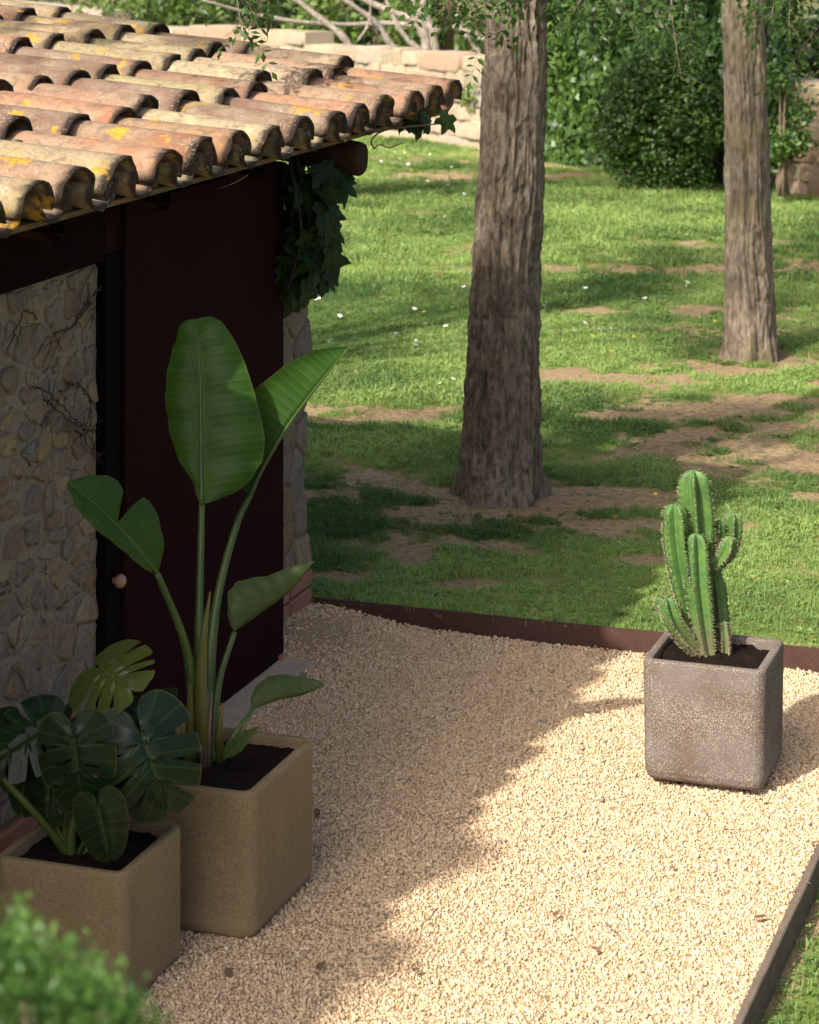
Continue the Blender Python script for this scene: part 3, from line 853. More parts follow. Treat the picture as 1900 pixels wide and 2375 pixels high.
# ------------------------------------------------------------------ roof
SL = .144; SLA = math.atan(SL)
EX = -3.785
def deck(x): return 2.294 + SL * (-3.73 - x)
mb = MB()
RIDGE = -7.0
for y0, y1 in ((1.5, 11.40),):
    z0, z1 = deck(EX), deck(RIDGE)
    mb.add([(EX,y0,z0-.018),(EX,y1,z0-.018),(RIDGE,y1,z1-.018),(RIDGE,y0,z1-.018),(EX,y0,z0),(EX,y1,z0),(RIDGE,y1,z1),(RIDGE,y0,z1)],
           [(0,1,2,3),(4,7,6,5),(0,4,5,1),(1,5,6,2),(2,6,7,3),(3,7,4,0)])
    x2 = -9.6; z2 = deck(RIDGE) - SL * (RIDGE - x2)
    mb.add([(RIDGE-.002,y0,z1-.018),(RIDGE-.002,y1,z1-.018),(x2,y1,z2-.018),(x2,y0,z2-.018),(RIDGE-.002,y0,z1+.12),(RIDGE-.002,y1,z1+.12),(x2,y1,z2+.1),(x2,y0,z2+.1)],
           [(0,1,2,3),(4,7,6,5),(0,4,5,1),(1,5,6,2),(2,6,7,3),(3,7,4,0)])
roof = part('roof', mb.mesh('roof', False), MAT['board'], hut, label='low clay tile roof with orange lichen')

def tile_mesh(seed, w0, w1, L, rise0, rise1, th=.012, concave=False, na=12, nl=9):
    """barrel tile: mouth at x = 0, runs to x = -L; closed shell"""
    r = np.random.default_rng(seed)
    chip = r.uniform(-.014, .008, na + 1); chip = (chip + np.roll(chip, 1)) / 2
    def surf(off, sgn):
        V = []
        for i in range(nl + 1):
            t = i / nl
            w = w0 + (w1 - w0) * t; rs = rise0 + (rise1 - rise0) * t
            for j in range(na + 1):
                a = math.pi * (j / na)
                cx_ = math.cos(a); sx_ = math.sin(a) ** .85
                x = -L * t
                if i == 0: x += chip[j]
                bump = .003 * (fbm(np.array([x * 14.]), np.array([a * 2.5]), seed, 3, 2)[0] - .5)
                V.append((x, (w - off) * cx_, (rs - off) * sx_ + bump))
        return V
    O = surf(0, 1); I = surf(th, 1)
    m = na + 1; V = O + I; b = len(O); F = []
    for i in range(nl):
        for j in range(na):
            q = (i*m+j, i*m+j+1, (i+1)*m+j+1, (i+1)*m+j)
            F.append(q); F.append(tuple(b + k for k in reversed(q)))
    for j in range(na):
        F.append((j+1, j, b+j, b+j+1)); k = nl*m; F.append((k+j, k+j+1, b+k+j+1, b+k+j))
    for i in range(nl):
        F.append((i*m, (i+1)*m, b+(i+1)*m, b+i*m)); e = na; F.append(((i+1)*m+e, i*m+e, b+i*m+e, b+(i+1)*m+e))
    if concave:
        V = [(x, y, -z) for x, y, z in V]; F = [tuple(reversed(f)) for f in F]
    me = mk('tile', V, F, smooth=True)
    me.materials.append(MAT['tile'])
    return me
TL = .63
COVER = [tile_mesh(s, .122, .098, TL, .112, .086) for s in range(6)]
PAN = [tile_mesh(40 + s, .104, .120, TL, .100, .104, concave=True) for s in range(3)]
TCOLS = [(0.309, 0.265, 0.123), (0.340, 0.291, 0.143), (0.278, 0.240, 0.115), (0.293, 0.217, 0.102), (0.274, 0.157, 0.083), (0.244, 0.115, 0.058), (0.317, 0.254, 0.131), (0.208, 0.108, 0.063), (0.116, 0.063, 0.039), (0.232, 0.194, 0.102), (0.305, 0.187, 0.107), (0.208, 0.175, 0.097), (0.336, 0.271, 0.150), (0.183, 0.145, 0.083), (0.280, 0.151, 0.093), (.36, .165, .085), (.14, .075, .05), (.40, .33, .19)]
rnd = random.Random(12)
PITCH = .3304
for j in range(-2, 14):
    yc = 7.02 + PITCH * j
    for i in range(6):
        xb = EX + .085 - .54 * i + (rnd.uniform(-.07, .07) if i else rnd.uniform(-.018, .012))
        zb = deck(xb)
        cov = rnd.choice(TCOLS) if rnd.random() < .8 else (.17, .095, .07)
        if j > 10 and i < 2: cov = rnd.choice([(.40, .30, .19), (.36, .22, .135), (.34, .17, .10)])
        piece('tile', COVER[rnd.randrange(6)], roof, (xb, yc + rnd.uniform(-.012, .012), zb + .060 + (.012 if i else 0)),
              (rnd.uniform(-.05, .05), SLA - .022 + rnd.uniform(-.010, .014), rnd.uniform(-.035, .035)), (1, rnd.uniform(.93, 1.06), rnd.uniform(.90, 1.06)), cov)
        if j == 13: continue
        yp = yc + PITCH / 2
        xb2 = EX + .085 - .54 * i + rnd.uniform(-.015, .015)
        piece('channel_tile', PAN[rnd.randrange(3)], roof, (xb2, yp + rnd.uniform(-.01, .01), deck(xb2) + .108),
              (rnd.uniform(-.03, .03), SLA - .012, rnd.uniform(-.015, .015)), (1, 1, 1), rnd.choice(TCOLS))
    # mortar plug under the mouth of each eave tile
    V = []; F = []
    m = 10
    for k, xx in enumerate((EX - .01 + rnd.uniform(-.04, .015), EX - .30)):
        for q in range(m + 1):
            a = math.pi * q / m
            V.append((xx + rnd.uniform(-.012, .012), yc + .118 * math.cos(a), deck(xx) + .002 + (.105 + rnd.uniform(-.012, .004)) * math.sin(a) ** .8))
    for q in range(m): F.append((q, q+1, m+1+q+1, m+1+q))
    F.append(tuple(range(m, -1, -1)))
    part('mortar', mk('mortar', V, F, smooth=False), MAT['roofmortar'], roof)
# tiles out of sight towards the near end of the hut, joined
V = []; F = []
for j in range(-17, -2):
    for base, off, zo, wv, sg in ((7.02, 0, .06, .118, 1), (7.02, PITCH / 2, .088, .112, -1)):
        yc = base + PITCH * j + off; m = 8; b = len(V)
        for xx in (EX + .085, RIDGE):
            for q in range(m + 1):
                a = math.pi * q / m
                V.append((xx, yc + wv * math.cos(a), deck(xx) + zo + sg * .108 * math.sin(a)))
        for q in range(m): F.append((b+q, b+q+1, b+m+1+q+1, b+m+1+q))
o = part('tile_field', mk('tile_field', V, F), MAT['tile'], roof, (.44, .30, .17)); o['kind'] = 'stuff'

# rafters under the eave: round logs
rnd = random.Random(5)
def log_mesh(y, z, x_end, r, seed):
    rr = random.Random(seed); V = []; F = []; n = 16
    xs = [-6.4, -5.2, -4.6, -4.2, -4.0, -3.9, x_end - .012, x_end]
    for k, x in enumerate(xs):
        for j in range(n):
            a = 2 * math.pi * j / n
            q = r * (1 + .06 * math.sin(2 * a + seed) + .04 * math.sin(5 * a + x * 7)) * (.96 if k == len(xs) - 1 else 1)
            V.append((x, y + q * math.cos(a), z + SL * (-3.75 - x) + q * math.sin(a)))
    for k in range(len(xs) - 1):
        for j in range(n): F.append((k*n+j, k*n+(j+1)%n, (k+1)*n+(j+1)%n, (k+1)*n+j))
    F.append(tuple((len(xs)-1)*n+j for j in range(n)))
    return mk('rafter', V, F)
for k, (y, xe, r) in enumerate(((10.18, -3.765, .078), (9.33, -3.95, .056), (8.42, -3.96, .056), (7.55, -3.96, .056), (6.7, -3.96, .056), (5.8, -3.96, .056), (4.9, -3.96, .056), (4.0, -3.96, .056))):
    part('rafter', log_mesh(y, 2.268 - r, xe, r, k + 1), MAT['wood'], hut)

# ------------------------------------------------------------------ garden wall behind the lawn
WA = np.array((-20.5, 37.24)); WB = np.array((-3.2, 25.21))
WD = (WB - WA) / np.linalg.norm(WB - WA); WN = np.array((WD[1], -WD[0]))      # WN faces the camera
if WN[1] > 0: WN = -WN
def wall_s(px):
    k = (px - 950.0) / FPX; dx, dy = k * CY - SY, k * SY + CY
    A = np.array([[dx, -WD[0]], [dy, -WD[1]]]); sol = np.linalg.solve(A, WA); return sol[1]
def wfr(u, v, h): p = WA + WD * u + WN * h; return (p[0], p[1], v)
wallg = thing('garden_wall', 'long sunlit pale dry stone wall at the back of the lawn', 'wall', (-11, 30.6, 0))
S = [0.0, wall_s(238), wall_s(705), wall_s(2600)]
tops = [1.46, 1.33, 1.24]
TOPF = [(S[0], 1.46), (S[1] - .01, 1.45), (S[1], 1.22), (S[2] - .01, 1.385), (S[2], 1.205), (wall_s(1130), 1.26), (S[3], 1.26)]
mb = MB()
for a, b in zip(TOPF[0::2], TOPF[1::2]):
    pass
segs = [(S[0], S[1], 1.45, 1.44), (S[1], S[2], 1.21, 1.38), (S[2], S[3], 1.21, 1.36)]
for u0, u1, h0, h1 in segs:
    q = [wfr(u0, -.1, -.02), wfr(u1 - .003, -.1, -.02), wfr(u1 - .003, -.1, -.5), wfr(u0, -.1, -.5)]
    t = [wfr(u0, h0 - .03, -.02), wfr(u1 - .003, h1 - .03, -.02), wfr(u1 - .003, h1 - .03, -.5), wfr(u0, h0 - .03, -.5)]
    mb.add(q + t, [(0,1,5,4),(1,2,6,5),(2,3,7,6),(3,0,4,7),(4,5,6,7)])
wcore = part('wall_core', mb.mesh('wall_core', False), MAT['wmortar'], wallg)
WCOLS = [(0.380, 0.312, 0.217), (0.421, 0.352, 0.251), (0.352, 0.285, 0.197), (0.352, 0.306, 0.237), (0.407, 0.326, 0.223), (0.366, 0.251, 0.177), (0.312, 0.285, 0.244), (0.407, 0.333, 0.244)]
RCOLS = [(0.315, 0.180, 0.112), (0.352, 0.247, 0.165), (0.375, 0.300, 0.210), (0.285, 0.165, 0.098)]
rnd = random.Random(21)
vis0 = wall_s(20)
for u0, u1, h0, h1 in segs:
    a = max(u0, vis0); b_ = min(u1, wall_s(2590))
    v = .0; row = 0
    hm = (h0 + h1) / 2
    nrows = 6 if h0 < 1.4 else 7
    for r in range(nrows):
        hgt = hm / nrows
        u = a + rnd.uniform(-.3, 0)
        while u < b_:
            l = rnd.choice((rnd.uniform(.18, .4), rnd.uniform(.4, 1.0)))
            ue = min(u + l, b_)
            us = max(u, a)
            if ue - us > .12:
                px_hidden = wall_s(1262) < us and ue < wall_s(1830)    # under the ivy
                kt = lambda q: (h0 + (h1 - h0) * (q - u0) / (u1 - u0)) / hm
                v0, v1 = r * hgt + rnd.uniform(-.035, .02), (r + 1) * hgt + rnd.uniform(-.05, .035)
                if not px_hidden:
                    poly = [(us, v0 * kt(us)), (ue, v0 * kt(ue)), (ue - rnd.uniform(0, .05), v1 * kt(ue) + rnd.uniform(-.02, .02)), (us + rnd.uniform(0, .05), v1 * kt(us) + rnd.uniform(-.02, .02))]
                    red = us > wall_s(1820)
                    part('stone', stone_mesh(poly, wfr, rnd.uniform(.010, .032), rnd.uniform(.006, .020), rnd, back=.25 if r == nrows - 1 else .06), MAT['wstone'], wcore,
                         rnd.choice(RCOLS) if red else rnd.choice(WCOLS))
            u = ue + .005

# ------------------------------------------------------------------ planters
def rr_ring(cx, cy, hx, hy, r, inset, z, n=9):
    V = []
    for (sx, sy, a0) in ((1, 1, 0), (-1, 1, 90), (-1, -1, 180), (1, -1, 270)):
        for k in range(n):
            a = R(a0 + 90 * k / (n - 1)); q = max(r - inset, .004)
            ix = max(hx - max(r, inset + .004), 0); iy = max(hy - max(r, inset + .004), 0)
            V.append((cx + sx * ix + q * math.cos(a), cy + sy * iy + q * math.sin(a), z))
    return V
def planter(name, label, cx, cy, hx, hy, h, r, th, mat, feet=False, z0=-.008, taper=0.0):
    t = thing(name, label, 'planter', (cx, cy, 0), 'square planters')
    prof = [(.050, z0 + .004), (.030, z0), (.016, z0 + .006), (.005, z0 + .022), (.0, z0 + .05)]
    prof += [(0, z0 + (h - z0) * q) for q in (.25, .5, .75)]
    prof += [(0, h - .014), (.002, h - .006), (.006, h - .001), (.011, h), (th - .008, h), (th - .003, h - .002), (th, h - .008), (th + .002, h - .14)]
    V = []; F = []
    n = 36
    for ins, z in prof:
        k = (1 - (z - z0) / (h - z0)) * taper
        V += rr_ring(cx, cy, hx - k, hy - k, r, ins, z)
    for i in range(len(prof) - 1):
        for j in range(n): F.append((i*n+j, i*n+(j+1)%n, (i+1)*n+(j+1)%n, (i+1)*n+j))
    F.append(tuple(range(n-1, -1, -1)))
    part('pot_body', mk('pot_body', V, F), mat, t)
    if feet:
        for sx in (-1, 1):
            for sy in (-1, 1):
                mb = MB(); mb.box(cx + sx*(hx-.11) - .03, cx + sx*(hx-.11) + .03, cy + sy*(hy-.11) - .03, cy + sy*(hy-.11) + .03, -.012, z0 + .006)
                part('foot', mb.mesh('foot', False), MAT['frame'], t)
    # soil: lumpy surface
    zs = h - (.035 if not feet else .030)
    g = 44; xs = np.linspace(-1, 1, g)
    X, Y = np.meshgrid(xs, xs); x = X.ravel(); y = Y.ravel()
    # squircle map keeps the soil inside the rounded corner
    ex = cx + x * (hx - th - .0005) * (1 - .10 * (np.abs(y) ** 8)); ey = cy + y * (hy - th - .0005) * (1 - .10 * (np.abs(x) ** 8))
    hz = zs + .030 * (fbm(ex * 14, ey * 14, 0, 5, 3) - .5) + .022 * (fbm(ex * 55, ey * 55, 0, 15, 3) - .5) + .02 * (1 - np.maximum(np.abs(x), np.abs(y)))
    i = (np.arange(g - 1)[:, None] * g + np.arange(g - 1)[None]).ravel()
    part('soil', mk('soil', np.stack([ex, ey, hz], 1), np.stack([i, i+1, i+g+1, i+g], 1), smooth=False), MAT['soil'], t)
    return t, zs
PB = (-3.375, 7.625, .285, .285, .470)
PS_ = (-3.475, 6.955, .222, .222, .420)
PC = (-2.012, 9.325, .236, .215, .470)
planter('planter', 'large sandy concrete planter holding the tall banana-like plant', PB[0], PB[1], PB[2], PB[3], PB[4], .056, .034, MAT['sand'])
planter('planter', 'smaller sandy concrete planter holding the monstera', PS_[0], PS_[1], PS_[2], PS_[3], PS_[4], .048, .032, MAT['sand'])
planter('planter', 'brown white-speckled concrete planter holding the cactus', PC[0], PC[1], PC[2], PC[3], PC[4], .050, .036, MAT['speck'], True, .012, .006)

# ------------------------------------------------------------------ strelitzia
def blade(name, mid, N0, lw, rw, parent, mat, lfold=.35, rfold=.35, n=90, m=7, wav=.004, slant=.25, curl=0.0, thick=0.0):
    """mid: list of 3D points base to tip; N0: facing direction; lw/rw: width tables over 0..1"""
    P = spline(mid, n); V = []; UV = []; F = []
    N0 = np.array(N0, float); N0 /= np.linalg.norm(N0)
    Ltot = sum(np.linalg.norm(P[i+1] - P[i]) for i in range(n - 1))
    cols = 2 * m + 1
    ph = random.uniform(0, 6)
    for i in range(n):
        s = i / (n - 1)
        T = P[min(i+1, n-1)] - P[max(i-1, 0)]; T /= np.linalg.norm(T)
        S = np.cross(T, N0); S /= np.linalg.norm(S); Nn = np.cross(S, T)
        for j in range(-m, m + 1):
            side = -1 if j < 0 else 1
            w = float(interp(lw if j < 0 else rw, s)); q = abs(j) / m
            fo = lfold if j < 0 else rfold
            ang = (fo * (1 - .55 * q) if abs(fo) < 1 else fo) + curl * q * q * (1 if abs(fo) < 1 else -.6)
            out = w * q
            p = P[i] + S * side * out * math.cos(ang) + Nn * out * math.sin(ang) + T * out * slant * (1 - s * .4)
            ripple = wav * q * math.sin(s * 2 * math.pi * 6.3 + ph + side) + .00035 * math.sin(2 * math.pi * (s * 26 + .0)) * min(1, q * 4) * (1 - q * .4)
            p = p + Nn * ripple
            V.append(p); UV.append((q, s + 0 * q))
    for i in range(n - 1):
        for j in range(cols - 1): F.append((i*cols+j, i*cols+j+1, (i+1)*cols+j+1, (i+1)*cols+j))
    return part(name, mk(name, V, F, uv=UV), mat, parent)

def stalk(name, pts, r, parent, mat, n=26, sides=10):
    mb = MB(); P = spline(pts, n); rr = [float(np.interp(i / (n - 1), np.linspace(0, 1, len(r)), r)) for i in range(n)]
    mb.tube(P, rr, sides)
    return part(name, mb.mesh(name), mat, parent)

st = thing('strelitzia_plant', 'tall green bird of paradise plant with big paddle leaves', 'plant', (PB[0] - .06, PB[1] + .02, .43), 'potted plants')
view = np.array((SY * 1.0, -CY, 0.0))           # towards the camera, horizontally
right = np.array((CY, SY, 0.0))
upv = np.array((0, 0, 1.0))
D0 = 8.30                                        # distance of the clump
base = atd(430, 1600, D0)
# leaf 1, broad and upright, seen from its face
stalk('leaf_stalk', [base + right * -.01, atd(418, 1400, D0 + .06), atd(421, 1240, D0 + .14), atd(425, 1060, D0 + .24)], [.024, .017, .013, .011], st, MAT['stalk'])
mid1 = [atd(425, 1062, D0 + .24), atd(424, 960, D0 + .30), atd(423, 850, D0 + .36), atd(420, 750, D0 + .42), atd(413, 672, D0 + .50)]
px = (D0 + .38) / FPX * DS
L1l = [(0, .004), (.04, .018), (.12, 20*px), (.22, 50*px), (.36, 70*px), (.52, 79*px), (.68, 72*px), (.82, 58*px), (.92, 46*px), (.97, 38*px), (1, 26*px)]
L1r = [(0, 18*px), (.03, 70*px), (.08, 104*px), (.12, 112*px), (.16, 126*px), (.28, 134*px), (.42, 122*px), (.58, 106*px), (.74, 86*px), (.87, 66*px), (.95, 52*px), (1, 34*px)]
blade('leaf', mid1, view * .92 + right * -.10 + upv * .12, L1l, L1r, st, MAT['strel'], .30, .14, 110, 8, .006, .16, -.25)
stalk('leaf_midrib', [p + view * .004 for p in mid1], [.009, .006, .004, .002], st, MAT['stalk'], 20, 8)
# leaf 2, slanting right into the light
mid2 = [atd(528, 1040, D0 + .42), atd(553, 985, D0 + .46), atd(612, 888, D0 + .48), atd(680, 797, D0 + .46), atd(734, 732, D0 + .44)]
stalk('leaf_stalk', [base + right * .02 + view * -.02, atd(442, 1400, D0 + .10), atd(462, 1240, D0 + .22), atd(500, 1100, D0 + .36), mid2[0]], [.026, .020, .015, .012, .010], st, MAT['stalk'])
W2 = [(0, 12*px), (.06, 48*px), (.14, 88*px), (.26, 114*px), (.40, 112*px), (.55, 98*px), (.7, 78*px), (.84, 52*px), (.94, 24*px), (1, 3*px)]
W2b = [(0, 6*px), (.1, 45*px), (.25, 75*px), (.45, 85*px), (.7, 66*px), (.9, 28*px), (1, 2*px)]
blade('leaf', mid2, view * .70 + upv * .30 - right * .28, W2, W2b, st, MAT['strel'], .22, -2.3, 100, 8, .003, .03, .35)
stalk('leaf_midrib', [p + view * .003 for p in mid2], [.009, .007, .005, .002], st, MAT['stalk'], 20, 8)
# leaf 3, leaning left with a torn blade
mid3 = [atd(330, 1205, D0 - .10), atd(285, 1148, D0 - .14), atd(235, 1095, D0 - .18), atd(188, 1050, D0 - .20), atd(143, 1016, D0 - .20)]
stalk('leaf_stalk', [base + right * -.035, atd(405, 1450, D0 - .02), atd(385, 1340, D0 - .05), mid3[0]], [.026, .019, .014, .011], st, MAT['stalk'])
W3r = [(0, 14*px), (.05, 42*px), (.12, 62*px), (.22, 80*px), (.31, 92*px), (.37, 88*px), (.42, 50*px), (.445, 6*px), (.47, 24*px), (.54, 62*px), (.62, 72*px), (.74, 62*px), (.86, 40*px), (.95, 20*px), (1, 3*px)]
W3l = [(0, 4*px), (.1, 20*px), (.3, 32*px), (.6, 44*px), (.8, 36*px), (.93, 16*px), (1, 3*px)]
blade('leaf', mid3, view * .62 + upv * .62 + right * .1, W3l, W3r, st, MAT['strel'], .75, .30, 110, 8, .003, .05, -.15)
stalk('leaf_midrib', [p + view * .004 for p in mid3], [.008, .006, .004, .002], st, MAT['stalk'], 20, 8)
# leaf 4, right, cupped and seen from outside
mid4 = [atd(494, 1330, D0 + .16), atd(550, 1290, D0 + .22), atd(612, 1243, D0 + .28), atd(663, 1182, D0 + .32)]
stalk('leaf_stalk', [base + right * .03 + view * .01, atd(452, 1500, D0 + .04), atd(465, 1420, D0 + .09), mid4[0]], [.022, .015, .011, .009], st, MAT['stalk'])
W4 = [(0, 16*px), (.06, 46*px), (.16, 74*px), (.30, 80*px), (.46, 66*px), (.58, 52*px), (.7, 46*px), (.85, 28*px), (.95, 12*px), (1, 2*px)]
blade('leaf', mid4, view * .80 + upv * .1 + right * .35, W4, [(s, w * .9) for s, w in W4], st, MAT['strelback'], .12, -2.5, 80, 7, .004, .06, -.45)
# leaf 5, low right
D5 = D0 - .08
mid5 = [atd(532, 1494, D5 + .08), atd(580, 1476, D5 + .13), atd(635, 1464, D5 + .18), atd(684, 1444, D5 + .22)]
stalk('leaf_stalk', [atd(470, 1598, D5 + .02), atd(490, 1553, D5 + .01), mid5[0]], [.013, .010, .007], st, MAT['stalk'])
W5 = [(0, 6*px), (.06, 26*px), (.18, 44*px), (.36, 56*px), (.55, 54*px), (.75, 42*px), (.9, 26*px), (.97, 14*px), (1, 4*px)]
blade('leaf', mid5, view * .85 + upv * .3, W5, [(s, w * .8) for s, w in W5], st, MAT['strelback'], .15, -2.5, 70, 6, .003, .05, -.5)
# small lance leaf near the soil
mid6 = [atd(470, 1594, D5 - .01), atd(500, 1568, D5 - .02), atd(545, 1530, D5 - .03)]
W6 = [(0, 4*px), (.2, 13*px), (.5, 17*px), (.8, 10*px), (1, 1*px)]
blade('leaf', mid6, view * .8 + upv * .5, W6, W6, st, MAT['strelback'], .7, .7, 40, 5, .001)
# young spathe and dry sheaths at the base
stalk('young_leaf', [base + view * .02 + right * .01, atd(424, 1480, D0 - .04), atd(427, 1360, D0 - .03), atd(443, 1245, D0 - .01)], [.026, .023, .015, .003], st, MAT['spathe'], 26, 10)
stalk('leaf_sheath', [base + right * .055 + upv * -.01, atd(462, 1545, D0 - .03), atd(468, 1480, D0 - .02)], [.016, .014, .004], st, MAT['spathe'], 16, 8)
stalk('leaf_sheath', [base + right * -.05 + upv * -.01, atd(402, 1500, D0 - .03), atd(398, 1390, D0 - .03)], [.022, .017, .004], st, MAT['spathe'], 16, 8)
mb = MB()
for dx in (-.006, .006, .018): mb.tube([base + view * .045 + right * dx + upv * -.02, base + view * .045 + right * (dx + .004) + upv * .12, base + view * .035 + right * (dx + .012) + upv * .24], [.008, .006, .001], 6)
part('dry_sheath', mb.mesh('dry_sheath'), MAT['drysheath'], st)

# ------------------------------------------------------------------ monstera
def monstera_leaf(O, T, N, length, width, parent, mat, notches=True, droop=.5, seed=0, n=150, m=9, holes=False, split=3):
    r = np.random.default_rng(seed)
    O = np.array(O, float); T = np.array(T, float) / np.linalg.norm(T)
    N = np.array(N, float); N = N - T * np.dot(N, T); N /= np.linalg.norm(N); S = np.cross(T, N)
    V = []; UV = []; F = []
    for side in (-1, 1):
        cuts = [.37 + .50 * k / split + r.uniform(-.035, .035) for k in range(split)]
        deep = [r.uniform(.16, .48) for _ in cuts]
        b = len(V)
        for i in range(n):
            s = i / (n - 1)
            fan = min(s / .30, 1.0)
            mpos = 0 if s < .30 else (s - .30) / .70 * length
            ang = np.interp(s, [0, .10, .22, .30, .55, .85, 1], [172, 150, 116, 90, 66, 42, 3])
            env = np.interp(s, [0, .05, .14, .24, .34, .5, .66, .8, .92, 1], [.22, .37, .47, .50, .53, .53, .47, .37, .20, .0]) * width * 1.05
            w = env
            if notches:
                for c, dp in zip(cuts, deep):
                    k = abs(s - c) / .034
                    if k < 1: w = min(w, env * (dp + (1 - dp) * k ** .9))
                    w *= 1 - .05 * math.exp(-((s - c) / .028) ** 2)
            ca, sa = math.cos(R(ang)), math.sin(R(ang))
            for j in range(m + 1):
                q = j / m
                lx = mpos + w * q * ca; ly = w * q * sa * side
                zz = -droop * (lx / length) ** 2 * length * .35 * (1 if lx > 0 else .4) - .28 * (abs(ly) / width) ** 2 * width + .06 * width * math.sin(min(1, q * 2.4) * math.pi) * .5
                zz += .004 * width * math.sin(s * 2 * math.pi * 5 + seed) * q
                V.append(O + T * lx + S * ly + N * zz); UV.append((q, s))
        for i in range(n - 1):
            s = i / (n - 1)
            for j in range(m):
                if holes and side > 0 and any(abs(s - c0) < .011 and a0 <= j <= b0 for c0, a0, b0 in ((.47, 1, 4), (.58, 2, 3))): continue
                if holes and side < 0 and abs(s - .52) < .010 and 2 <= j <= 4: continue
                q = (b + i*(m+1)+j, b + i*(m+1)+j+1, b + (i+1)*(m+1)+j+1, b + (i+1)*(m+1)+j)
                F.append(q if side > 0 else tuple(reversed(q)))
    return part('leaf', mk('leaf', V, F, uv=UV), mat, parent)

mo = thing('monstera_plant', 'dark glossy monstera plant with split leaves', 'plant', (PS_[0], PS_[1], .385), 'potted plants')
DM = 7.66
mbase = atd(150, 1800, DM)
pm = DM / FPX * DS
def mleaf(ox, oy, tx, ty, d, tdep, nrm, wpx, mat, lpx=None, **kw):
    O = atd(ox, oy, d); T = atd(tx, ty, d + tdep) - O
    return O, monstera_leaf(O, T, nrm, np.linalg.norm(T) if lpx is None else lpx * pm, wpx * pm, mo, mat, **kw)
# top leaf, paler and yellower, seen from below
O, _ = mleaf(214, 1410, 268, 1440, DM + .12, -.16, view * .55 + upv * .55 - right * .15, 180, MAT['monback'], lpx=112, seed=1, droop=.6)
stalk('leaf_stalk', [mbase + right * .06, atd(258, 1690, DM + .04), atd(247, 1600, DM + .08), O], [.010, .0075, .006, .006], mo, MAT['monback'])
# big right leaf
O, _ = mleaf(300, 1552, 352, 1690, DM - .06, -.05, view * .72 + upv * .5 + right * .1, 205, MAT['mon'], lpx=150, seed=2, droop=.75, split=3)
stalk('leaf_stalk', [mbase + right * .04, atd(225, 1700, DM + .06), atd(262, 1600, DM + .05), O + upv * .012], [.010, .008, .006, .005], mo, MAT['monstalk'])
# centre leaf hanging down, with slits
O, _ = mleaf(157, 1556, 172, 1712, DM - .14, -.02, view * .80 + upv * .45 - right * .05, 150, MAT['mon'], lpx=150, seed=3, droop=.6, holes=True, split=2)
stalk('leaf_stalk', [mbase, atd(150, 1700, DM + .02), atd(150, 1610, DM - .02), O + view * -.01], [.010, .008, .006, .005], mo, MAT['monstalk'])
# left leaf
O, _ = mleaf(98, 1530, -10, 1590, DM - .04, -.08, view * .62 + upv * .66 + right * .15, 150, MAT['mon'], lpx=135, seed=4, droop=.7, split=3)
stalk('leaf_stalk', [mbase + right * -.02, atd(135, 1690, DM), atd(120, 1600, DM - .0), O], [.010, .008, .006, .005], mo, MAT['monstalk'])
# leaf behind the left one, turned edge-on
O, _ = mleaf(100, 1545, 148, 1478, DM + .05, .05, view * .5 + upv * .4 - right * .7, 60, MAT['mon'], lpx=80, seed=5, notches=False, droop=.2)
# lower heart-shaped leaf
O, _ = mleaf(208, 1700, 232, 1812, DM - .22, .02, view * .85 + upv * .4, 100, MAT['mon'], lpx=120, seed=6, notches=False, droop=.25)
stalk('leaf_stalk', [mbase + right * .02, atd(190, 1745, DM - .06), O + view * -.01], [.008, .006, .004], mo, MAT['monstalk'])
# dark leaf at lower left, behind
O, _ = mleaf(60, 1600, 40, 1705, DM + .03, -.02, view * .7 + upv * .4 - right * .4, 110, MAT['mon'], lpx=110, seed=7, notches=False, droop=.3)
# small leaf behind the top one
O, _ = mleaf(330, 1478, 352, 1448, DM + .26, .06, view * .3 + upv * .9 - right * .2, 62, MAT['mon'], lpx=62, seed=8, notches=False, droop=.5)
stalk('leaf_stalk', [mbase + right * .08, atd(285, 1650, DM + .15), atd(312, 1540, DM + .22), O], [.008, .006, .005, .004], mo, MAT['monstalk'])
# leaf behind, centre-right
O, _ = mleaf(265, 1500, 330, 1530, DM + .18, -.04, view * .4 + upv * .85, 110, MAT['mon'], lpx=110, seed=9, droop=.4)
O, _ = mleaf(235, 1575, 300, 1665, DM + .02, -.03, view * .6 + upv * .7 - right * .2, 150, MAT['mon'], lpx=130, seed=10, droop=.5)
O, _ = mleaf(110, 1610, 95, 1720, DM - .03, -.03, view * .75 + upv * .3 - right * .3, 120, MAT['mon'], lpx=120, seed=11, droop=.4)
O, _ = mleaf(15, 1560, -60, 1640, DM + .0, -.03, view * .6 + upv * .7, 150, MAT['mon'], lpx=130, seed=12, droop=.4)
O, _ = mleaf(185, 1525, 240, 1500, DM + .14, .03, view * .3 + upv * .9 - right * .2, 110, MAT['mon'], lpx=100, seed=13, droop=.5)
O, _ = mleaf(280, 1620, 330, 1700, DM + .10, -.02, view * .6 + upv * .6 + right * .3, 120, MAT['mon'], lpx=105, seed=14, droop=.5)
# stalks bending out of the frame to the left
stalk('leaf_stalk', [mbase + right * -.01, atd(90, 1730, DM - .05), atd(0, 1632, DM - .10), atd(-70, 1560, DM - .10)], [.014, .012, .010, .008], mo, MAT['monstalk'])
stalk('leaf_stalk', [mbase + right * .0, atd(110, 1730, DM - .01), atd(70, 1665, DM + .02), atd(60, 1600, DM + .03)], [.012, .010, .008, .006], mo, MAT['monstalk'])
stalk('stem', [mbase + upv * -.04, atd(150, 1760, DM), atd(155, 1715, DM)], [.018, .016, .012], mo, MAT['monstalk'])

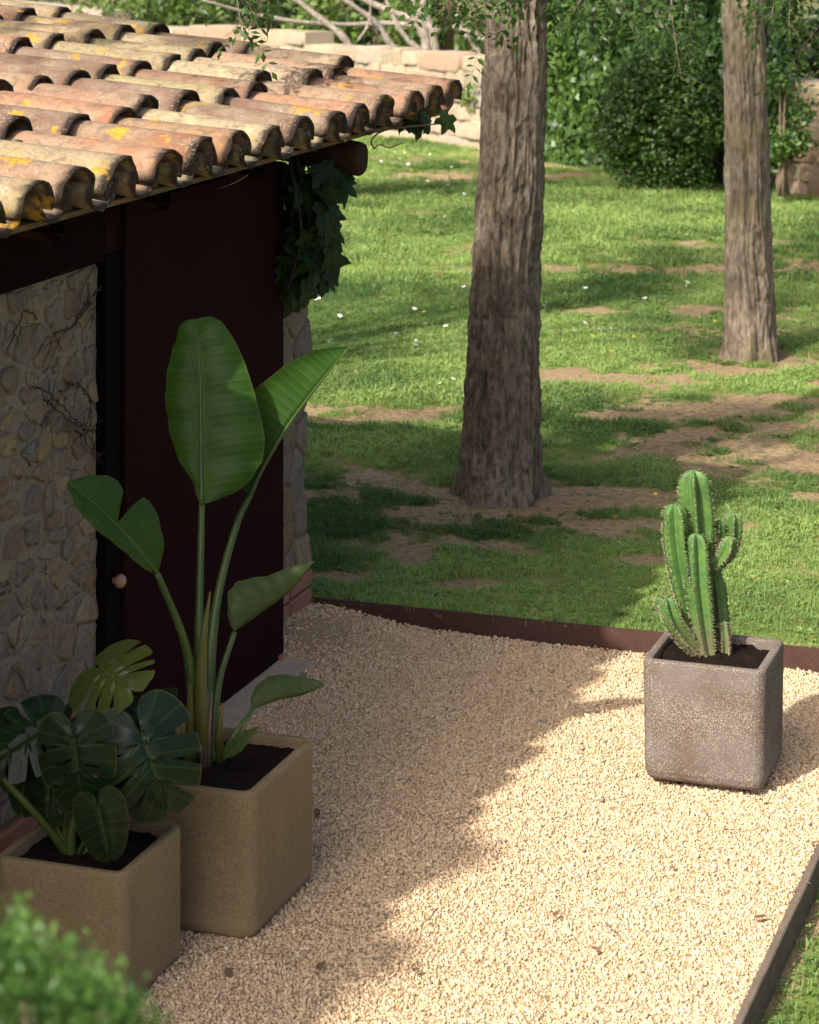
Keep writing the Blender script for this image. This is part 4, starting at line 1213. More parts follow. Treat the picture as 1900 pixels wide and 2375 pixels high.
# ------------------------------------------------------------------ cactus
def cactus_stem(parent, pts, rad, ribs, phase, seed, n=70):
    P = spline(pts, n); V = []; F = []; m = ribs * 8
    r_ = np.random.default_rng(seed)
    L = sum(np.linalg.norm(P[i+1] - P[i]) for i in range(n - 1))
    sp = MB(); a0 = None
    step = .024
    for i in range(n):
        s = i / (n - 1)
        T = P[min(i+1, n-1)] - P[max(i-1, 0)]; T /= np.linalg.norm(T)
        A = np.cross(T, (0.0, 1.0, 0.0)); A /= np.linalg.norm(A); B = np.cross(T, A)
        R0 = float(np.interp(s, np.linspace(0, 1, len(rad)), rad))
        e = (1 - s) * L
        cap = math.sqrt(max(0.0, 1 - max(0, 1 - e / (R0 * 1.1)) ** 2)) if e < R0 * 1.1 else 1
        R1 = max(R0 * cap, .002)
        for j in range(m):
            an = 2 * math.pi * j / m + phase
            k = abs(((j % 8) / 8.0) - .5) * 2           # 1 on the rib, 0 in the groove
            k = max(0, k) ** 1.5
            q = R1 * 1.28 * (.36 + .64 * k)
            q *= 1 + .075 * k * math.sin(2 * math.pi * s * L / step + (j // 8) * 1.7)
            V.append(P[i] + q * (A * math.cos(an) + B * math.sin(an)))
        if i % 1 == 0 and cap > .3 and s > .06:
            for rb in range(ribs):
                if r_.random() < .28: continue
                an = 2 * math.pi * (rb * 8) / m + phase
                dr = A * math.cos(an) + B * math.sin(an)
                c = P[i] + dr * R1 * 1.26
                for sg in (-1, 1):
                    t = dr * .8 + np.cross(T, dr) * sg * r_.uniform(.2, .6) + T * r_.uniform(-.3, .3)
                    sp.tube([c - dr * .002, c + t * r_.uniform(.006, .011)], [.0020, .0004], 3, False)
    for i in range(n - 1):
        for j in range(m): F.append((i*m+j, i*m+(j+1)%m, (i+1)*m+(j+1)%m, (i+1)*m+j))
    V.append(P[-1] + 0); F += [((n-1)*m+j, (n-1)*m+(j+1)%m, len(V)-1) for j in range(m)]
    o = part('stem', mk('stem', V, F), MAT['cactus'], parent)
    part('spines', sp.mesh('spines', False), MAT['spine'], o)['kind'] = 'stuff'
cz = thing('cactus_plant', 'green ribbed candelabra cactus with several upright stems', 'cactus', (PC[0], PC[1], .44), 'potted plants')
DC = 9.52
def zc(x, y, dd=0.0): return at(1350 + x * .3943, 1050 + y * .3943, DC + dd)
u = .3943 * DC / FPX
cactus_stem(cz, [zc(730, 1180, .03), zc(715, 950, .03), zc(695, 650, .02), zc(678, 380, .01), zc(655, 98, 0)], [45*u, 66*u, 78*u, 84*u, 76*u], 5, .5, 1, 90)
cactus_stem(cz, [zc(705, 1180, -.02), zc(655, 1010, -.02), zc(595, 760, -.03), zc(558, 520, -.03), zc(545, 298, -.03)], [34*u, 46*u, 62*u, 70*u, 60*u], 5, 1.1, 2, 75)
cactus_stem(cz, [zc(745, 1185, -.07), zc(718, 1020, -.07), zc(688, 780, -.07), zc(672, 470, -.06)], [42*u, 56*u, 66*u, 58*u], 5, .15, 3, 65)
cactus_stem(cz, [zc(815, 1175, 0), zc(800, 1000, .01), zc(785, 820, .02), zc(762, 680, .02), zc(742, 440, .0)], [40*u, 54*u, 52*u, 40*u, 34*u], 5, .8, 4, 65)
cactus_stem(cz, [zc(690, 1180, -.05), zc(600, 1080, -.07), zc(535, 980, -.09), zc(495, 850, -.09)], [34*u, 44*u, 46*u, 38*u], 5, .4, 5, 50)
cactus_stem(cz, [zc(768, 700, .02), zc(790, 600, .03), zc(808, 395, .03)], [26*u, 36*u, 34*u], 4, .2, 6, 40)
cactus_stem(cz, [zc(768, 690, .03), zc(850, 590, .05), zc(885, 480, .05), zc(892, 347, .05)], [24*u, 40*u, 46*u, 42*u], 5, .6, 7, 50)
cactus_stem(cz, [zc(768, 680, -.02), zc(820, 625, -.03), zc(858, 560, -.04), zc(873, 490, -.04)], [20*u, 34*u, 40*u, 32*u], 4, .5, 8, 36)
cactus_stem(cz, [zc(840, 1190, -.05), zc(842, 1110, -.05), zc(830, 985, -.04)], [26*u, 30*u, 24*u], 5, .0, 9, 28)
cactus_stem(cz, [zc(660, 1170, .05), zc(560, 1040, .07), zc(470, 900, .08), zc(450, 850, .08)], [24*u, 34*u, 32*u, 26*u], 4, .9, 10, 44)

# ------------------------------------------------------------------ trees
def trunk_mesh(name, prof, nth, nz, depth, seed, top):
    """prof: list of (z, cx, cy, r)"""
    zs = np.concatenate([np.linspace(-.1, top, nz)])
    th = np.arange(nth) / nth * 2 * np.pi
    Z, T = np.meshgrid(zs, th, indexing='ij')
    pz = [p[0] for p in prof]
    Rr = np.interp(Z, pz, [p[3] for p in prof]); X0 = np.interp(Z, pz, [p[1] for p in prof]); Y0 = np.interp(Z, pz, [p[2] for p in prof])
    U = T / (2 * np.pi)
    def ridged(fu, fz, sd, warp):
        w = noise(U * 10, Z * 2.2, 0, sd + 5, 10) - .5
        q = noise(U * fu + w * warp, Z * fz, 0, sd, fu)
        return 1 - np.abs(q * 2 - 1)
    # periodic in U: warp shifts stay inside the lattice
    h = .80 * ridged(26, 1.5, seed, 2.0) ** .7 + .34 * ridged(50, 4.5, seed + 1, 1.8) + .15 * noise(U * 120, Z * 40, 0, seed + 2, 120)
    brk = noise(U * 30, Z * 16, 0, seed + 7, 30)
    h = h - .18 * np.clip((brk - .66) * 8, 0, 1)
    flare = np.exp(-np.maximum(Z, 0) / .22)
    root = 1 + flare * (.10 + .16 * np.cos(5 * T + seed) + .12 * np.cos(3 * T + 1.3 * seed))
    big = 1 + .05 * (noise(U * 5, Z * 1.2, 0, seed + 9, 5) - .5)
    rad = Rr * root * big + depth * (h - .75) * np.clip(Rr / .16, .4, 1.2)
    V = np.stack([X0 + rad * np.cos(T), Y0 + rad * np.sin(T), Z], -1).reshape(-1, 3)
    i = (np.arange(nz - 1)[:, None] * nth + np.arange(nth)[None]); jn = (np.arange(nz - 1)[:, None] * nth + (np.arange(nth)[None] + 1) % nth)
    F = np.stack([i, jn, jn + nth, i + nth], -1).reshape(-1, 4)
    return mk(name, V, F)

def leaf_mesh(name, P, D, Nn, size, tone, aspect=.55):
    """kite leaves: P centres, D directions, Nn normals"""
    n = len(P)
    D = D / (np.linalg.norm(D, axis=1, keepdims=True) + 1e-9)
    S = np.cross(D, Nn); S /= (np.linalg.norm(S, axis=1, keepdims=True) + 1e-9)
    Nn = np.cross(S, D)
    s = size[:, None]
    V = np.stack([P - D * s * .5, P - S * s * aspect * .5 - Nn * s * .0, P + D * s * .12 - Nn * s * .06, P + S * s * aspect * .5, P + D * s * .5 - Nn * s * .1, ], 1)
    b = np.arange(n)[:, None] * 5
    F = np.concatenate([b + np.array([[0, 1, 2, 3]]), b + np.array([[1, 4, 2, 2]])], 0)
    F = np.concatenate([b + np.array([[0, 2, 1]]), b + np.array([[0, 3, 2]]), b + np.array([[1, 2, 4]]), b + np.array([[2, 3, 4]])], 0)
    return mk(name, V.reshape(-1, 3), F, smooth=False, col=np.repeat(tone, 5))

def rand_unit(n):
    v = RNG.normal(0, 1, (n, 3)); return v / np.linalg.norm(v, axis=1, keepdims=True)

def cloud(name, centers, radii, n, size, mat, parent, shell=.55, squash=1.0, up=.5, tone_mu=.45, tone_sd=.25, aspect=.6):
    """leaves spread through clumps"""
    centers = np.array(centers, float); radii = np.array(radii, float)
    w = radii ** 2; k = RNG.choice(len(centers), n, p=w / w.sum())
    u_ = rand_unit(n); rr = (shell + (1 - shell) * RNG.uniform(0, 1, n) ** .6) * radii[k] * (.75 + .5 * RNG.uniform(0, 1, n))
    off = u_ * rr[:, None]; off[:, 2] *= squash
    P = centers[k] + off
    Nn = u_ * .8 + rand_unit(n) * .7 + np.array((0, 0, up)); D = rand_unit(n) + np.array((0, 0, -.2))
    tone = np.clip(RNG.normal(tone_mu, tone_sd, n), 0, 1)
    sz = size * RNG.uniform(.65, 1.3, n)
    return part(name, leaf_mesh(name, P, D, Nn, sz, tone, aspect), mat, parent)

def limb_pts(p, d, L, n=6, bend=.15, rise=.1):
    p = np.array(p, float); d = np.array(d, float) / np.linalg.norm(d); out = [p]
    for i in range(n):
        d = d + RNG.normal(0, bend, 3) + np.array((0, 0, rise)); d /= np.linalg.norm(d)
        p = p + d * L / n; out.append(p)
    return out

def spray(parent, pts, nleaf, seed, scale=1.0, leaflets=9):
    """a drooping twig with pinnate leaves: part branch > foliage"""
    r = np.random.default_rng(seed)
    P = spline(pts, 24)
    mb = MB(); mb.tube(P, [float(np.interp(i / 23, [0, 1], [.0065, .0014])) * scale for i in range(24)], 6)
    LP, LD, LN, LS = [], [], [], []
    for k in range(nleaf):
        t = r.uniform(.12, 1.0); i = min(22, int(t * 23)); p = P[i]
        d = (P[i+1] - P[i]); d /= np.linalg.norm(d)
        ra = d * .5 + r.normal(0, .75, 3) + np.array((0, 0, -.35)); ra /= np.linalg.norm(ra)
        L = r.uniform(.14, .27) * scale; q = [p]
        for j in range(5): ra = ra + np.array((0, 0, -.10)) + r.normal(0, .06, 3); ra /= np.linalg.norm(ra); q.append(q[-1] + ra * L / 5)
        mb.tube(q, [.0016 * scale, .0013, .001, .001, .0009, .0007], 4)
        nrm = np.cross(ra, r.normal(0, 1, 3)); nrm /= np.linalg.norm(nrm); nrm = nrm * .6 + np.array((0, 0, .9))
        sd_ = np.cross(ra, nrm); sd_ /= np.linalg.norm(sd_)
        m = leaflets // 2
        for j in range(m):
            tt = (j + 1.2) / (m + 1.0); qq = np.array(q); pp = np.array([np.interp(tt * 5, range(6), qq[:, a]) for a in range(3)])
            for sg in (-1, 1):
                ld = sd_ * sg + ra * .45 + r.normal(0, .15, 3); ld /= np.linalg.norm(ld); s = r.uniform(.040, .058) * scale
                LP.append(pp + ld * s * .55); LD.append(ld); LN.append(nrm + r.normal(0, .35, 3)); LS.append(s)
        ld = ra; s = r.uniform(.045, .06) * scale; LP.append(q[-1] + ld * s * .5); LD.append(ld); LN.append(nrm); LS.append(s)
    o = part('branch', mb.mesh('branch'), MAT['twig'], parent)
    part('foliage', leaf_mesh('foliage', np.array(LP), np.array(LD), np.array(LN), np.array(LS), np.clip(r.normal(.5, .28, len(LP)), 0, 1), .52), MAT['locust'], o)

def big_tree(name, label, prof, nth, nz, top, mat, crown_c, crown_r, nleaf, seed, depth=.058):
    z0 = prof[0]
    t = thing(name, label, 'tree', (z0[1], z0[2], LAWN_Z), 'locust trees on the lawn')
    part('trunk', trunk_mesh('trunk', prof, nth, nz, depth, seed, top), mat, t)
    tp = np.array((prof[-1][1], prof[-1][2], top)); rt = prof[-1][3]
    mb = MB(); cs, rs = [], []
    for k in range(9):
        a = 2 * math.pi * k / 9 + RNG.uniform(-.3, .3)
        c = np.array(crown_c) + np.array((math.cos(a), math.sin(a), 0)) * crown_r * RNG.uniform(.35, .8) + np.array((0, 0, RNG.uniform(-.5, 1.2)))
        mb.tube(spline([tp - (0, 0, .3), (tp * .6 + c * .4) + (0, 0, .4), c], 10), [rt * float(q) for q in np.linspace(.55, .08, 10)], 7)
        for _ in range(4):
            cc = c + rand_unit(1)[0] * crown_r * .42; cs.append(cc); rs.append(crown_r * RNG.uniform(.16, .30))
    part('limbs', mb.mesh('limbs'), mat, t)
    cloud('crown', cs, rs, nleaf, .13, MAT['crown'], t, .1, .7)
    return t

def dpt(xl, xr, y, d): c = atd((xl + xr) / 2, y, d); return c, (xr - xl) / 2 * DS * d / FPX
def tprof(rows, d, top):
    out = []
    for y, xl, xr in rows:
        c, r = dpt(xl, xr, y, d); out.append((c[2], c[0], c[1], r))
    out.sort()
    a, b = out[-2], out[-1]; k = (top - b[0])
    out.append((top, b[1] + .01 * k, b[2] + .0 * k, max(.08, b[3] * .8)))
    return out
T1 = tprof([(1092, 958, 1150), (1060, 966, 1140), (1010, 975, 1135), (940, 982, 1133), (820, 988, 1131), (650, 995, 1131), (450, 1008, 1136), (250, 1019, 1141), (30, 1029, 1144)], 13.42, 5.6)
T2 = tprof([(788, 1524, 1640), (765, 1529, 1634), (700, 1531, 1630), (500, 1532, 1622), (300, 1529, 1616), (40, 1524, 1606)], 17.35, 5.8)
t1 = big_tree('locust_tree', 'thick furrowed tree trunk standing nearest the gravel terrace', T1, 200, 620, 5.6, MAT['bark1'], (T1[-1][1] + .5, T1[-1][2] + 1.0, 7.2), 3.0, 5200, 3)
t2 = big_tree('locust_tree', 'slimmer mossy tree trunk further back in front of the ivy', T2, 150, 420, 5.8, MAT['bark2'], (T2[-1][1] + .8, T2[-1][2] + .8, 7.4), 2.9, 4200, 8, .050)
for t in (t1, t2): pass
# low drooping sprays at the top of the view
SPR = [  # (start px, start py, end px, end py, distance, leaves, tree)
    (560, -130, 575, 70, 11.2, 13, t1), (480, -90, 560, 55, 11.0, 8, t1), (640, -80, 600, 40, 11.4, 8, t1), (330, -80, 372, 5, 10.6, 4, t1),
    (1000, -120, 1130, 135, 12.6, 14, t1), (900, -90, 1060, 20, 12.4, 14, t1), (1330, -60, 1060, 45, 12.7, 14, t1), (1180, -90, 1200, 30, 12.2, 12, t1),
    (1260, -60, 1280, 190, 13.6, 12, t1), (1300, -70, 1480, 90, 13.0, 18, t1), (1420, -90, 1400, 60, 13.2, 16, t1), (1520, -70, 1600, 60, 13.6, 18, t1), (1380, -60, 1620, 150, 14.2, 14, t1),
    (1560, -60, 1580, 180, 14.0, 9, t1), (1700, -80, 1790, 50, 13.4, 16, t2), (1640, -60, 1750, 20, 13.8, 16, t2), (1900, -70, 1830, 60, 13.2, 16, t2), (1990, -20, 1860, 110, 13.6, 10, t2),
    (1100, -100, 960, 10, 12.0, 10, t1), (1450, -60, 1330, 20, 12.6, 14, t1), (1880, 180, 1840, 245, 16.5, 5, t2), (1700, 130, 1690, 240, 15.0, 0, t2)]
for k, (a, b, c, d_, dd, nl, tr) in enumerate(SPR):
    if nl == 0: continue
    p0, p1 = at(a, b, dd), at(c, d_, dd - .15)
    pm_ = (p0 + p1) / 2 + np.array((0, 0, .06)) + right * RNG.normal(0, .05)
    spray(tr, [p0, pm_, p1], nl, 300 + k)

# shade trees out of the picture, left of and behind the hut: they dapple the lawn
def shade_tree(label, x, y, c0, r, nleaf, seed, lump=12, leaf=.12, at_=None):
    t = thing('shade_tree', label, 'tree', (x, y, 0), 'trees around the hut')
    c0 = np.array(c0, float); h = c0[2]
    part('trunk', trunk_mesh('trunk', [(-.1, x, y, .26), (.4, x, y, .2), (h * .55, x + .1, y, .14)], 40, 60, .02, seed, h * .55), MAT['bark1'], t)
    tp = np.array((x + .1, y, h * .55)); mb = MB(); cs, rs = [], []
    for k in range(lump if at_ is None else len(at_)):
        c = c0 + rand_unit(1)[0] * (r, r, r * .35) * RNG.uniform(.35, 1.0) if at_ is None else np.array(at_[k])
        mb.tube(spline([tp - (0, 0, .4), tp * .5 + c * .5 + (0, 0, .3), c], 8), [float(q) for q in np.linspace(.07, .010, 8)], 6)
        for _ in range(3): cs.append(c + rand_unit(1)[0] * r * (.3 if at_ is None else .12)); rs.append(r * RNG.uniform(.14, .30))
    part('limbs', mb.mesh('limbs'), MAT['bark1'], t)
    cloud('crown', cs, rs, nleaf, leaf, MAT['crown'], t, .1, .7)
shade_tree('leafy tree standing behind the stone hut', -9.2, 10.5, (-6.6, 11.6, 7.6), 2.9, 4200, 51)
shade_tree('leafy tree standing beyond the far end of the hut', -11.8, 20.0, (-8.6, 21.0, 7.2), 3.0, 5600, 52, 14)
shade_tree('leafy tree standing by the near end of the hut', -6.4, .6, (-4.92, 1.6, 5.2), .75, 2600, 53, 12, .10,
           [(-4.98 + .10 * math.sin(q * 2.1), .55 + q * .28, 5.2 + .1 * math.cos(q * 1.7)) for q in range(9)])  # unseen crown, its leaf lumps laid out to shade the front gravel
shade_tree('slender leafy tree standing behind the middle of the hut', -9.6, 5.2, (-6.2, 7.0, 7.6), 1.7, 1300, 54, 9, .11)

# ------------------------------------------------------------------ ivy, shrub, planting behind the wall
def wall_pt(px, z, out=0.0):
    s = wall_s(px); p = WA + WD * s + WN * out; return np.array((p[0], p[1], z))
# ivy on the wall
ivy = thing('ivy', 'ivy sheet covering the garden wall behind the round shrub', 'ivy', tuple(wall_pt(1400, 0)))
n = 15000
pxs = RNG.uniform(1252, 1850, n); zz = RNG.uniform(0, 2.6, n) ** 1.0
outr = .02 + RNG.uniform(0, .10, n) + .22 * fbm(pxs * .03, zz * 2.2, 0, 33, 3) * (1 - .25 * (zz / 2.6))
low = np.where(pxs < 1420, .05 + (pxs - 1255) * .0002, 0); 
keep = (zz > low) & ~((pxs > 1800) & (zz < .62 + .3 * np.sin(pxs * .2)))
keep &= (pxs > 1262 + 22 * fbm(zz * 3, zz * 0, 0, 3, 3) * 2 - 10)
pxs, zz, outr = pxs[keep], zz[keep], outr[keep]
P = np.array([wall_pt(a, b, c) for a, b, c in zip(pxs, zz, outr)]); n = len(P)
Nn = np.array((WN[0], WN[1], .45)) + RNG.normal(0, .38, (n, 3)); D = np.array((0, 0, -1.0)) + RNG.normal(0, .55, (n, 3))
part('foliage', leaf_mesh('foliage', P, D, Nn, RNG.uniform(.07, .13, n), np.clip(RNG.normal(.35, .3, n) + (.25 - (pxs - 1260) * .0012) - .22 * np.clip(zz - .9, 0, 1.2), 0, 1), .95), MAT['ivy'], ivy)  # light painted into leaf tones: brighter at the sunlit left, darker in the upper shade
mb = MB()
for k in range(14):
    p = 1275 + k * 40
    mb.tube([wall_pt(p, -.05, .03), wall_pt(p + RNG.uniform(-15, 15), .7, .05), wall_pt(p + RNG.uniform(-25, 25), 1.5, .05), wall_pt(p + RNG.uniform(-30, 30), 2.3, .05)], [.02, .014, .01, .005], 5)
part('stems', mb.mesh('stems'), MAT['twig'], ivy)
mb = MB(); pa, pb = wall_pt(1258, 0, -.52), wall_pt(1960, 0, -.52); pc, pd = wall_pt(1960, 0, .0), wall_pt(1258, 0, .0)
# small ivy tuft on the sunlit wall
iv2 = thing('ivy_tuft', 'small sprig of ivy growing out of the sunlit wall', 'ivy', tuple(wall_pt(1100, .75)))
n = 46; P = np.array([wall_pt(1098 + RNG.normal(0, 11), .74 + RNG.normal(0, .09), .06 + RNG.uniform(0, .06)) for _ in range(n)])
part('foliage', leaf_mesh('foliage', P, np.array((0, 0, -.5)) + RNG.normal(0, .6, (n, 3)), np.array((WN[0], WN[1], .5)) + RNG.normal(0, .4, (n, 3)), RNG.uniform(.05, .10, n), RNG.uniform(.4, 1, n), .9), MAT['backleaf'], iv2)

def shrub(name, label, c, rad, n, size, mat, lumps=24, seed=0, group=None, stems=7, tone=.45, squash=1.0, cat='shrub'):
    c = np.array(c, float); rad = np.array(rad, float)
    t = thing(name, label, cat, (c[0], c[1], max(0.0, c[2] - rad[2])), group)
    cs, rs = [], []
    for k in range(lumps):
        u_ = rand_unit(1)[0]
        cs.append(c + u_ * rad * RNG.uniform(.50, .82)); rs.append(float(rad.mean()) * RNG.uniform(.26, .42))
    cloud('foliage', cs, rs, n, size, mat, t, .35, 1.0, .5, tone, .26)
    mb = MB()
    for k in range(stems):
        e = cs[k % len(cs)]
        mb.tube(spline([(c[0] + RNG.normal(0, .06), c[1] + RNG.normal(0, .06), c[2] - rad[2] - .03), (np.array((c[0], c[1], c[2] - rad[2] * .3)) + e) / 2, e], 7), [float(q) for q in np.linspace(.022, .005, 7)], 5)
    part('stems', mb.mesh('stems'), MAT['twig'], t)
    return t
cs_ = at(1545, 288, 26.7)
shrub('round_shrub', 'big rounded glossy green shrub in front of the ivy wall', (cs_[0], cs_[1], .86), (.76, .62, .92), 32000, .050, MAT['shrub'], 80, tone=.45, stems=12)

# shrubs and trees beyond the wall
def behind(px, d, z): p = at(px, 0, d); return np.array((p[0], p[1], z))
bgrp = 'shrubs behind the garden wall'
for px_, d_, z_, rx, rz, n_, lab, mt, tn in (
    (330, 39, 1.0, 1.5, 1.4, 2600, 'green bush above the tiled roof, leftmost behind the wall', 'backleaf', .35),
    (455, 43, .9, 1.3, 1.5, 2000, 'dark evergreen bush behind the wall, left of the pale branches', 'darkleaf', .3),
    (610, 42, .8, 1.3, 1.5, 2000, 'dark evergreen bush behind the pale bare branches', 'darkleaf', .35),
    (755, 37, 1.1, .85, 1.0, 2000, 'light green bush behind the wall, amid the bare branches', 'backleaf', .75),
    (890, 41, 1.0, 1.1, 1.3, 2000, 'dark evergreen bush beside the background trunk', 'darkleaf', .4),
    (985, 37, 1.2, .7, .8, 1500, 'light green bush left of the background trunk', 'backleaf', .7),
    (1100, 40, 1.2, 1.2, 1.4, 2300, 'sunny green bush behind the thick tree trunk', 'backleaf', .65),
    (1230, 38, 1.3, 1.0, 1.5, 2300, 'mid green bush behind the wall beside the ivy', 'backleaf', .4),
    (1400, 35, 1.6, 1.4, 1.6, 3000, 'dense dark tree crown rising behind the ivy wall', 'darkleaf', .6),
    (1620, 33, 1.7, 1.4, 1.6, 3000, 'dense dark tree crown behind the round shrub', 'darkleaf', .5),
    (1830, 31, 1.7, 1.3, 1.7, 3400, 'dense dark tree crown at the right end of the wall', 'darkleaf', .4),
    (130, 44, 1.2, 1.6, 1.5, 2000, 'dark bush behind the stepped-up end of the wall', 'darkleaf', .45),
    ):
    shrub('background_bush', lab, behind(px_, d_, z_), (rx, rx * .8, rz), n_, .13, MAT[mt], 18, group=bgrp, tone=tn)
# hanging fringe by the second trunk, right edge: a lit shrub at the wall foot
c_ = at(1815, 330, 25.6)
shrub('background_bush', 'loose green creeper hanging over the wall right of the second trunk', (c_[0], c_[1], .95), (.34, .3, .75), 1500, .075, MAT['ivy'], 12, group=bgrp, tone=.55)
# pale bare branches
bb = thing('bare_tree', 'leafless pale grey branches sprawling behind the garden wall', 'tree', tuple(behind(900, 35.5, 0)))
def bt(*pts, r=(.05, .02)):
    mb = MB(); q = spline([at(a, b, d) for a, b, d in pts], 18)
    mb.tube(q, [float(v) * (1 + .15 * math.sin(i * 1.7)) for i, v in enumerate(np.linspace(r[0], r[1], 18))], 7)
    part('limb', mb.mesh('limb'), MAT['greybark'], bb)
bt((835, 160, 35), (800, 90, 35), (740, 40, 35), (680, -10, 35), (640, -60, 35), r=(.062, .03))
bt((940, 130, 35.5), (905, 100, 35.5), (880, 60, 35.5), (830, 20, 35.4), (770, -20, 35.3), (720, -60, 35), r=(.058, .025))
bt((990, 60, 36), (900, 54, 36), (800, 57, 35.8), (690, 50, 35.6), (580, 30, 35.4), (470, 0, 35), r=(.050, .020))
bt((1020, 75, 36), (960, 45, 36), (880, 15, 36), (810, -20, 36), (760, -60, 36), r=(.066, .03))
bt((1010, 140, 36), (945, 90, 36), (905, 20, 36), (890, -40, 36), r=(.05, .025))
bt((830, 95, 35), (855, 55, 35), (860, 10, 35), (868, -40, 35), r=(.020, .010))
bt((1110, 90, 36), (1200, 70, 36), (1290, 30, 36), (1370, -20, 36), r=(.055, .02))
bt((1010, 130, 36), (1000, 60, 36), (960, 0, 36), (940, -40, 36), r=(.08, .05))
bt((985, 170, 36), (990, 100, 36), (975, 40, 36), (1000, -40, 36), r=(.10, .06))
bt((1120, 130, 36.2), (1080, 80, 36.2), (1060, 30, 36.2), (1090, -30, 36.2), r=(.045, .02))
bt((1260, 95, 36), (1180, 95, 36), (1110, 80, 36), (1050, 60, 36), r=(.04, .03))
# trunk behind the wall
p0 = at(1025, 190, 37)
tb = thing('background_tree', 'dark upright trunk standing behind the garden wall', 'tree', (p0[0], p0[1], 0), None)
part('trunk', trunk_mesh('trunk', [(-.1, p0[0], p0[1], .20), (.5, p0[0], p0[1], .165), (4.5, p0[0] + .1, p0[1], .13)], 60, 120, .03, 31, 4.5), MAT['darkbark'], tb)
mb = MB()
for k in range(6):
    a = k * 1.05; mb.tube(limb_pts((p0[0] + .1, p0[1], 4.3), (math.cos(a), math.sin(a), .8), 2.0), [.07, .06, .05, .04, .03, .02, .012], 6)
part('limbs', mb.mesh('limbs'), MAT['darkbark'], tb)
cloud('crown', [np.array((p0[0], p0[1], 6.2)) + rand_unit(1)[0] * 1.2 for _ in range(10)], [.8] * 10, 1500, .15, MAT['crown'], tb, .1, .8)

# ------------------------------------------------------------------ vines on the hut
def vine_leaf_mesh(seed):
    """five-lobed toothed leaf, base at origin, hanging along -z, facing +x"""
    r = np.random.default_rng(seed)
    ang = [0, 16, 30, 42, 55, 68, 84, 98, 112, 128, 146, 164]
    rad = [1.0, .72, .52, .70, .92, .72, .50, .62, .74, .56, .50, .34]
    pts = [(a, q * r.uniform(.9, 1.1)) for a, q in zip(ang, rad)]
    out = [(math.sin(R(a)) * q, -math.cos(R(a)) * q) for a, q in pts]
    ring = out + [(-x, y) for x, y in reversed(out[1:])]
    V = [(.05, 0, 0)]; F = []
    for x, y in ring:
        d2 = x * x + y * y
        V.append((-.16 * d2 + .10 * abs(x) + r.uniform(-.04, .04), x, y))
    n = len(ring)
    F = [(0, 1 + i, 1 + (i + 1) % n) for i in range(n)]
    me = mk('leaf', V, F, smooth=False); me.materials.append(MAT['vine']); return me
VL = [vine_leaf_mesh(k) for k in range(4)]
vine = thing('hanging_vine', 'dark lobed vine leaves hanging from the eave at the hut corner', 'vine', (-4.0, 10.2, 1.2))
rnd = random.Random(33)
mb = MB()
for k in range(5):
    y = 9.90 + k * .09
    mb.tube(spline([(-4.0, y, 2.22), (-3.96 + rnd.uniform(-.05, .05), y + .03, 1.9), (-4.05, y + .08, 1.6), (-4.15, y + .1, 1.42 + .06 * k)], 10), [.006] * 6 + [.004] * 4, 5)
part('stems', mb.mesh('stems'), MAT['darktwig'], vine)
k = 0
while k < 150:
    # survey window of the vine (px, py) with a plausible offset from the wall
    px_ = rnd.uniform(648, 812); py_ = rnd.uniform(385, 705)
    right_edge = np.interp(py_, [385, 430, 470, 520, 570, 610, 650, 690, 720], [820, 815, 790, 782, 780, 785, 770, 725, 712])
    left_edge = np.interp(py_, [385, 520, 600, 640, 690, 720], [655, 650, 640, 645, 665, 700])
    if not (left_edge < px_ < right_edge - 12): continue
    p = at(px_, py_, 10.95 + rnd.uniform(-.25, .12))
    s = rnd.uniform(.075, .125)
    piece('leaf', VL[k % 4], vine, p, (rnd.gauss(0, .35), rnd.gauss(-.25, .35), -.35 + rnd.gauss(0, .45)), (s, s, s))
    k += 1
for (px_, py_, s, rx) in ((955, 285, .09, .1), (975, 292, .10, -.3), (935, 288, .085, .5), (990, 290, .08, -.6), (1037, 290, .085, -.45), (925, 300, .06, .9), (960, 300, .07, .2)):
    p = at(px_, py_ - 14, 11.45)
    piece('leaf', VL[rnd.randrange(4)], vine, p, (rx, -.2, -.35 + rnd.uniform(-.3, .3)), (s, s, s))
mb = MB(); mb.tube(spline([at(868, 345, 11.1), at(880, 335, 11.1), at(905, 342, 11.1), at(935, 330, 11.1)], 12), .003, 5)
mb.tube(spline([at(868, 345, 11.1), at(862, 325, 11.1), at(900, 300, 11.3), at(1030, 285, 11.45)], 12), .004, 5)
part('tendril', mb.mesh('tendril'), MAT['twig'], vine)
# bare creeper on the masonry
cr = thing('bare_creeper', 'thin leafless creeper stems clinging to the stone wall beside the door', 'creeper', (WX_L + .03, 8.0, 1.2))
def onw(px, py, x=WX_L + .036):
    k = (px - 950.0) / FPX; d = x / (k * CY - SY); return (x, k * d * SY + d * CY, CAM_H - (py + 270) * d / FPX)
def creep(pts, r, kids, seed):
    rr = random.Random(seed); mb = MB()
    P = spline([onw(*p) for p in pts], 40)
    P = [p + np.array((rr.uniform(-.004, .004), rr.uniform(-.008, .008), rr.uniform(-.006, .006))) for p in P]
    mb.tube(P, [r * (1 - .6 * i / 39) for i in range(40)], 5)
    for k in range(kids):
        p = P[rr.randrange(4, 39)]; a = rr.uniform(-2.6, 2.6)
        q = [p]
        for j in range(5): a += rr.uniform(-.5, .5); q.append(q[-1] + np.array((rr.uniform(-.003, .003), math.cos(a), math.sin(a))) * rr.uniform(.012, .028))
        mb.tube(q, [r * .5, r * .45, r * .4, r * .3, r * .25, r * .2], 4)
    part('stem', mb.mesh('stem'), MAT['darktwig'], cr)
creep([(235, 665), (200, 700), (165, 760), (120, 770)], .0035, 8, 1)
creep([(205, 655), (198, 720), (150, 772), (112, 802)], .003, 6, 2)
